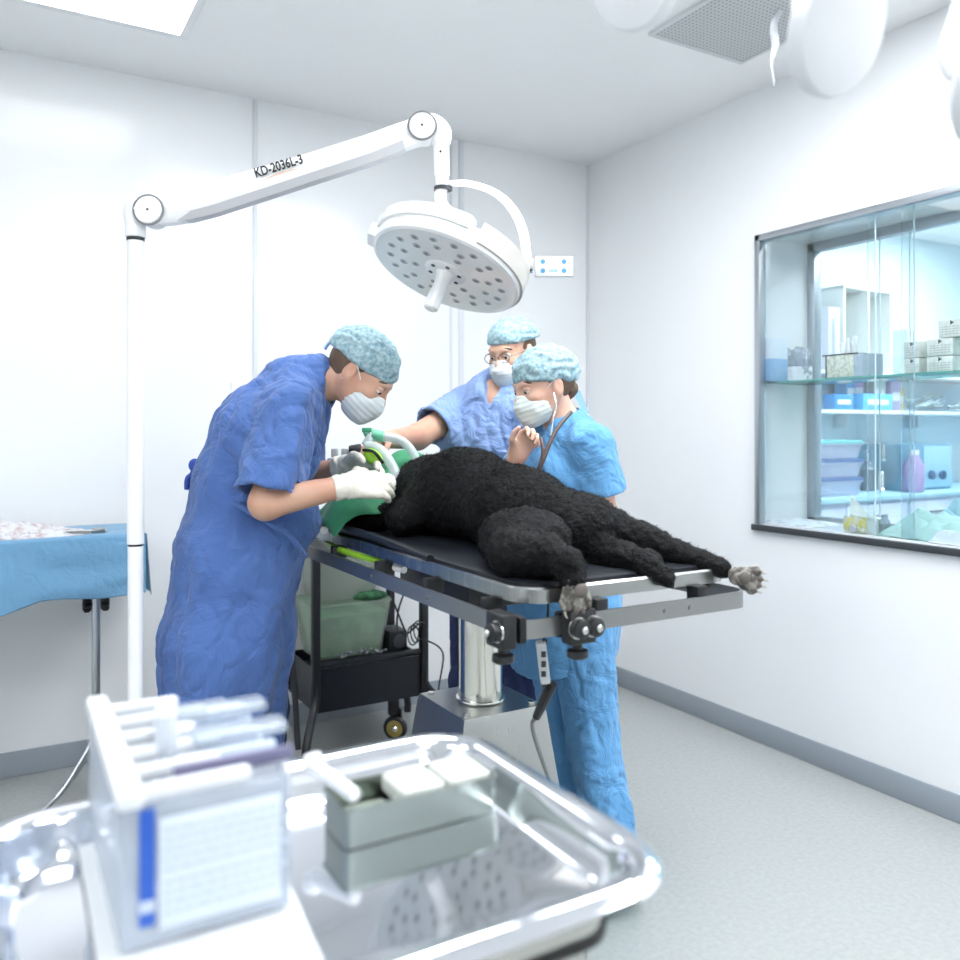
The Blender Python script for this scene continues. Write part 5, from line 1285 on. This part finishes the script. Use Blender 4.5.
# neck and head under the drape
Fd.cone(T(.98, .30, .11), T(1.12, .28, .085), .10, .078, .04); Fd.ell(T(1.17, .26, .085), (.075, .085, .07), k=.03); Fd.cone(T(1.15, .22, .075), T(1.13, .10, .045), .05, .034, .03)
Fd.ell(T(1.10, .22, .12), (.035, .05, .02), k=.02)
# lower foreleg lying out to the near edge
Fd.cone(T(.90, .20, .055), T(.98, .10, .035), .055, .035, .03); Fd.cone(T(.98, .10, .036), T(1.05, .045, .034), .036, .034, .015)
Fd.cone(T(.88, .24, .10), T(.80, .12, .05), .06, .05, .04)
# near hind leg, thigh folded, shank and paw over the near end
Fd.ell(T(.20, .135, .062), (.088, .115, .066), k=.025); Fd.cone(T(.25, .11, .05), T(.12, .06, .045), .055, .05, .03)
Fd.cone(T(.12, .04, .048), T(.06, .09, .045), .048, .042, .02); Fd.cone(T(.07, .09, .05), T(-.012, .088, .042), .038, .030, .015)
Fd.cone(T(-.010, .088, .042), T(-.032, .088, .005), .030, .024, .012)
# far hind leg stretched out over the far corner
hp = [W(612, 530, 1.98), W(648, 543, 1.93), W(686, 556, 1.88), W(722, 568, 1.84), W(740, 574, 1.82)]
Fd.cone(T(.24, .34, .07), hp[0], .070, .046, .035); Fd.cone(hp[0], hp[1], .046, .040, .02); Fd.cone(hp[1], hp[2], .036, .027, .02); Fd.cone(hp[2], hp[3], .026, .023, .01)
# tail, hanging towards the end edge
tl_ = [W(590, 556, 1.93), W(620, 558, 1.84), W(648, 566, 1.775), W(664, 577, 1.74), W(673, 588, 1.725)]
for a, b_, ra, rb_ in zip(tl_, tl_[1:], (.055, .036, .030, .016), (.036, .030, .016, .004)): Fd.cone(a, b_, ra, rb_, .02)
me = Fd.mesh('dog', 1)
def dogr(p, n):
    return .004*noise.noise(p*30)+.0035*noise.noise(p*75)+.002*noise.noise(p*140)
ripple(me, dogr)
# short curly hairs, part of the coat
rng = random.Random(11); bm = bmesh.new(); bm.from_mesh(me); bm.faces.ensure_lookup_table(); fs = list(bm.faces)
for k in range(26000):
    f = fs[rng.randrange(len(fs))]; c = f.calc_center_median(); n = f.normal
    if c.z < TZ+.008 and n.z < 0: continue
    tn = Vector((rng.gauss(0, 1), -1.2+rng.gauss(0, 1), rng.gauss(-.3, .8))); tn = (tn-n*tn.dot(n)).normalized(); L_ = rng.uniform(.006, .013); w_ = n.cross(tn)*.0008
    a = bm.verts.new(c-w_-n*.001); b_ = bm.verts.new(c+w_-n*.001); d_ = bm.verts.new(c+(n*.55+tn*.8)*L_)
    bm.faces.new((a, b_, d_))
bm.to_mesh(me); bm.free()
dog = link('body', me, M_fur, t)
def paw(base, d, side, n, label, sc=1.0, toes=4):
    """paw with toes and pads; d = toe direction, n = side the pads face"""
    d = Vector(d).normalized(); s_ = Vector(side); s_ = (s_-d*s_.dot(d)).normalized(); n = Vector(n); n = (n-d*n.dot(d)-s_*n.dot(s_)).normalized(); b = Vector(base)
    F = Field(b-Vector((.12,)*3), b+Vector((.12,)*3), .0032)
    F.cone(b-d*.010*sc, b+d*.012*sc, .022*sc, .027*sc, .01, flat=(n, .85))
    for k in range(4):
        o_ = (-.024+.016*k)*sc; q = b+d*(.030+(.008 if k in (1, 2) else 0))*sc+s_*o_
        F.cone(b+s_*o_*.5+d*.008*sc, q, .013*sc, .0125*sc, .006)
    me = F.mesh('paw'); ripple(me, lambda p, n_: .0025*noise.noise(p*110))
    pw = link('paw', me, M_pad, t, label=label)
    P2 = MB().ell(b+d*.006*sc+n*.021*sc, (.014*sc, .016*sc, .007*sc), (d, s_, n), 14, 8)
    for k in range(4):
        o_ = (-.024+.016*k)*sc; P2.ell(b+d*(.036+(.008 if k in (1, 2) else 0))*sc+s_*o_+n*.009*sc, (.008*sc, .006*sc, .005*sc), (d, s_, n), 10, 6)
    P2.build('paw_pads', mat('pad_dark', (92, 84, 80), .6), pw)
    cl = MB()
    for k in range(4):
        o_ = (-.024+.016*k)*sc; q = b+d*(.044+(.008 if k in (1, 2) else 0))*sc+s_*o_
        cl.tube([q-n*.004, q+d*.008*sc-n*.002, q+d*.013*sc+n*.003], .002, radii=[.003, .0022, .0006], seg=6)
    cl.build('claws', mat('claw', (190, 184, 172), .4), pw)
paw(W(741, 577, 1.815), cd(.85, -.15, -.22), cd(.2, .1, 1), cd(0, -1, -.1), 'pale grey paw with dark pads', .88)
paw(T(-.036, .088, -.002), Vector((.0, -.12, -1)), (1, 0, 0), (0, -1, .1), 'pale grey paw hanging over the table end', .98)

# ================= green drape over the head of the dog
M_gd = mat('green_drape', (58, 150, 104), .7, var=(7, (46, 128, 88), .35, .7), bump=(20, .5, .012, .5), sheen=.15)
def gd(u, v):
    s_ = .935+.36*u; w_ = -.035+.50*v
    base = .012
    hump = .155*math.exp(-((s_-1.02)/.12)**2-((w_-.30)/.15)**2)+.165*math.exp(-((s_-1.16)/.10)**2-((w_-.27)/.15)**2)+.075*math.exp(-((s_-1.12)/.10)**2-((w_-.09)/.08)**2)+.085*math.exp(-((s_-1.02)/.085)**2-((w_-.06)/.085)**2)
    z = base+min(hump, .215)+.008*noise.noise(Vector((s_*16, w_*16, 3)))+.006*abs(noise.noise(Vector((s_*30, w_*12, 7))))
    if w_ < .0: z += (w_)*.7
    s2 = s_+ .05*(w_-.25)*(1-u)
    return T(s2, w_, z)
tag(link('surgical_drape', grid(70, 70, gd, .0025), M_gd, base=T(1.1, .2, 0)), 'green surgical drape covering the head of the dog', 'drape')
# gauze and instruments at the hands
g_ = W(384, 480, 2.42)
lump('gauze_swab', 'bright white gauze held by the gloved hands of the surgeon', 'gauze', W(384, 482, 2.40), (.035, .03, .022), mat('bright_gauze', (245, 246, 246), .8, bump=(60, .6, .006)), .008, 40)
# breathing circuit
k = thing('breathing_circuit', 'clear breathing hose with green and lime connectors above the drape', 'breathing hose', W(378, 470, 2.62))
M_mintc = mat('mint_connector', (110, 190, 155), .4); M_lime = mat('lime_plastic', (150, 205, 50), .35)
M_hose = glass('hose_plastic', (232, 242, 242), .12, .15, body=.5, bodycol=(226, 236, 236))
MB().tube([W(420, 478, 2.60), W(414, 455, 2.60), W(402, 441, 2.60), W(386, 437, 2.60), W(376, 438, 2.60)], .014, seg=14).build('hose', M_hose, k)
MB().tube([W(366, 446, 2.58), W(380, 450, 2.57), W(392, 466, 2.56), W(398, 482, 2.55)], .016, seg=14).build('hose', M_hose, k)
MB().cyl(W(384, 437, 2.60), W(372, 435, 2.60), .018, seg=20, bev=.002).build('green_connector', M_mintc, k)
MB().cyl(W(372, 436, 2.60), W(366, 446, 2.59), .016, seg=20, bev=.002).build('elbow_piece', M_hose, k)
MB().cyl(W(368, 436, 2.60), W(365, 430, 2.60), .010, seg=16, bev=.001).build('green_cap_stem', M_mintc, k)
MB().box(W(367, 430, 2.60), (.03, .02, .014), (R_, AW, UP), bev=.002).build('green_cap', mat('cap_green', (70, 170, 130), .4), k)
va = MB().ell(W(373, 457, 2.54), (.034, .022, .022), (cd(.8, 0, -.6), AW, cd(.6, 0, .8)), 18, 10).build('lime_valve', M_lime, k)
MB().tube([W(363, 450, 2.53), W(374, 452, 2.515), W(383, 463, 2.53)], .005, seg=8).build('dark_band', M_black, va)
# metal instrument with black knob behind
k = thing('steel_holder', 'silver metal holder with black knob behind the gloved hands', 'holder', W(342, 455, 2.68))
MB().box(W(340, 460, 2.68), (.075, .04, .012), (R_, AW, UP), bev=.003).build('bar', M_steel, k)
for px in (335, 345): MB().box(W(px, 453, 2.68), (.022, .02, .03), (R_, AW, UP), bev=.004).build('post', mat('pale_grey_plastic', (190, 194, 196), .4), k)
MB().cyl(W(350, 453, 2.67), W(362, 451, 2.67), .024, seg=20, bev=.004).build('black_knob', M_black, k)
MB().tube([W(345, 467, 2.68), W(346, 490, 2.66), W(346, 508, 2.64)], .008).build('support_rod', M_steel, k)
# lime green and pale packs between the drape and the table end
k = thing('monitor_cuff', 'white and lime green tube lying on the far left corner of the table', 'tube', T(1.18, .03, .012))
MB().tube([T(1.24, .02, .016), T(1.12, .0, .018), T(1.02, -.03, .004)], .012).build('white_tube', M_white, k)
MB().box(T(1.10, -.01, .022), (.04, .06, .02), bev=.006).build('lime_clip', M_lime, k)
k = thing('green_tubing', 'lime green and white tubing hanging along the table side below the dog', 'tubing', Vector((TX0-.005, TY0+.9, TZ-.05)))
MB().tube([(TX0+.012, TY0+1.12, TZ-.04), (TX0-.002, TY0+.95, TZ-.042), (TX0+.02, TY0+.72, TZ-.046)], .009).build('lime_tube', M_lime, k)
MB().tube([(TX0+.03, TY0+1.2, TZ-.045), (TX0+.015, TY0+.9, TZ-.05), (TX0+.03, TY0+.6, TZ-.05)], .009).build('white_tube', M_white, k)
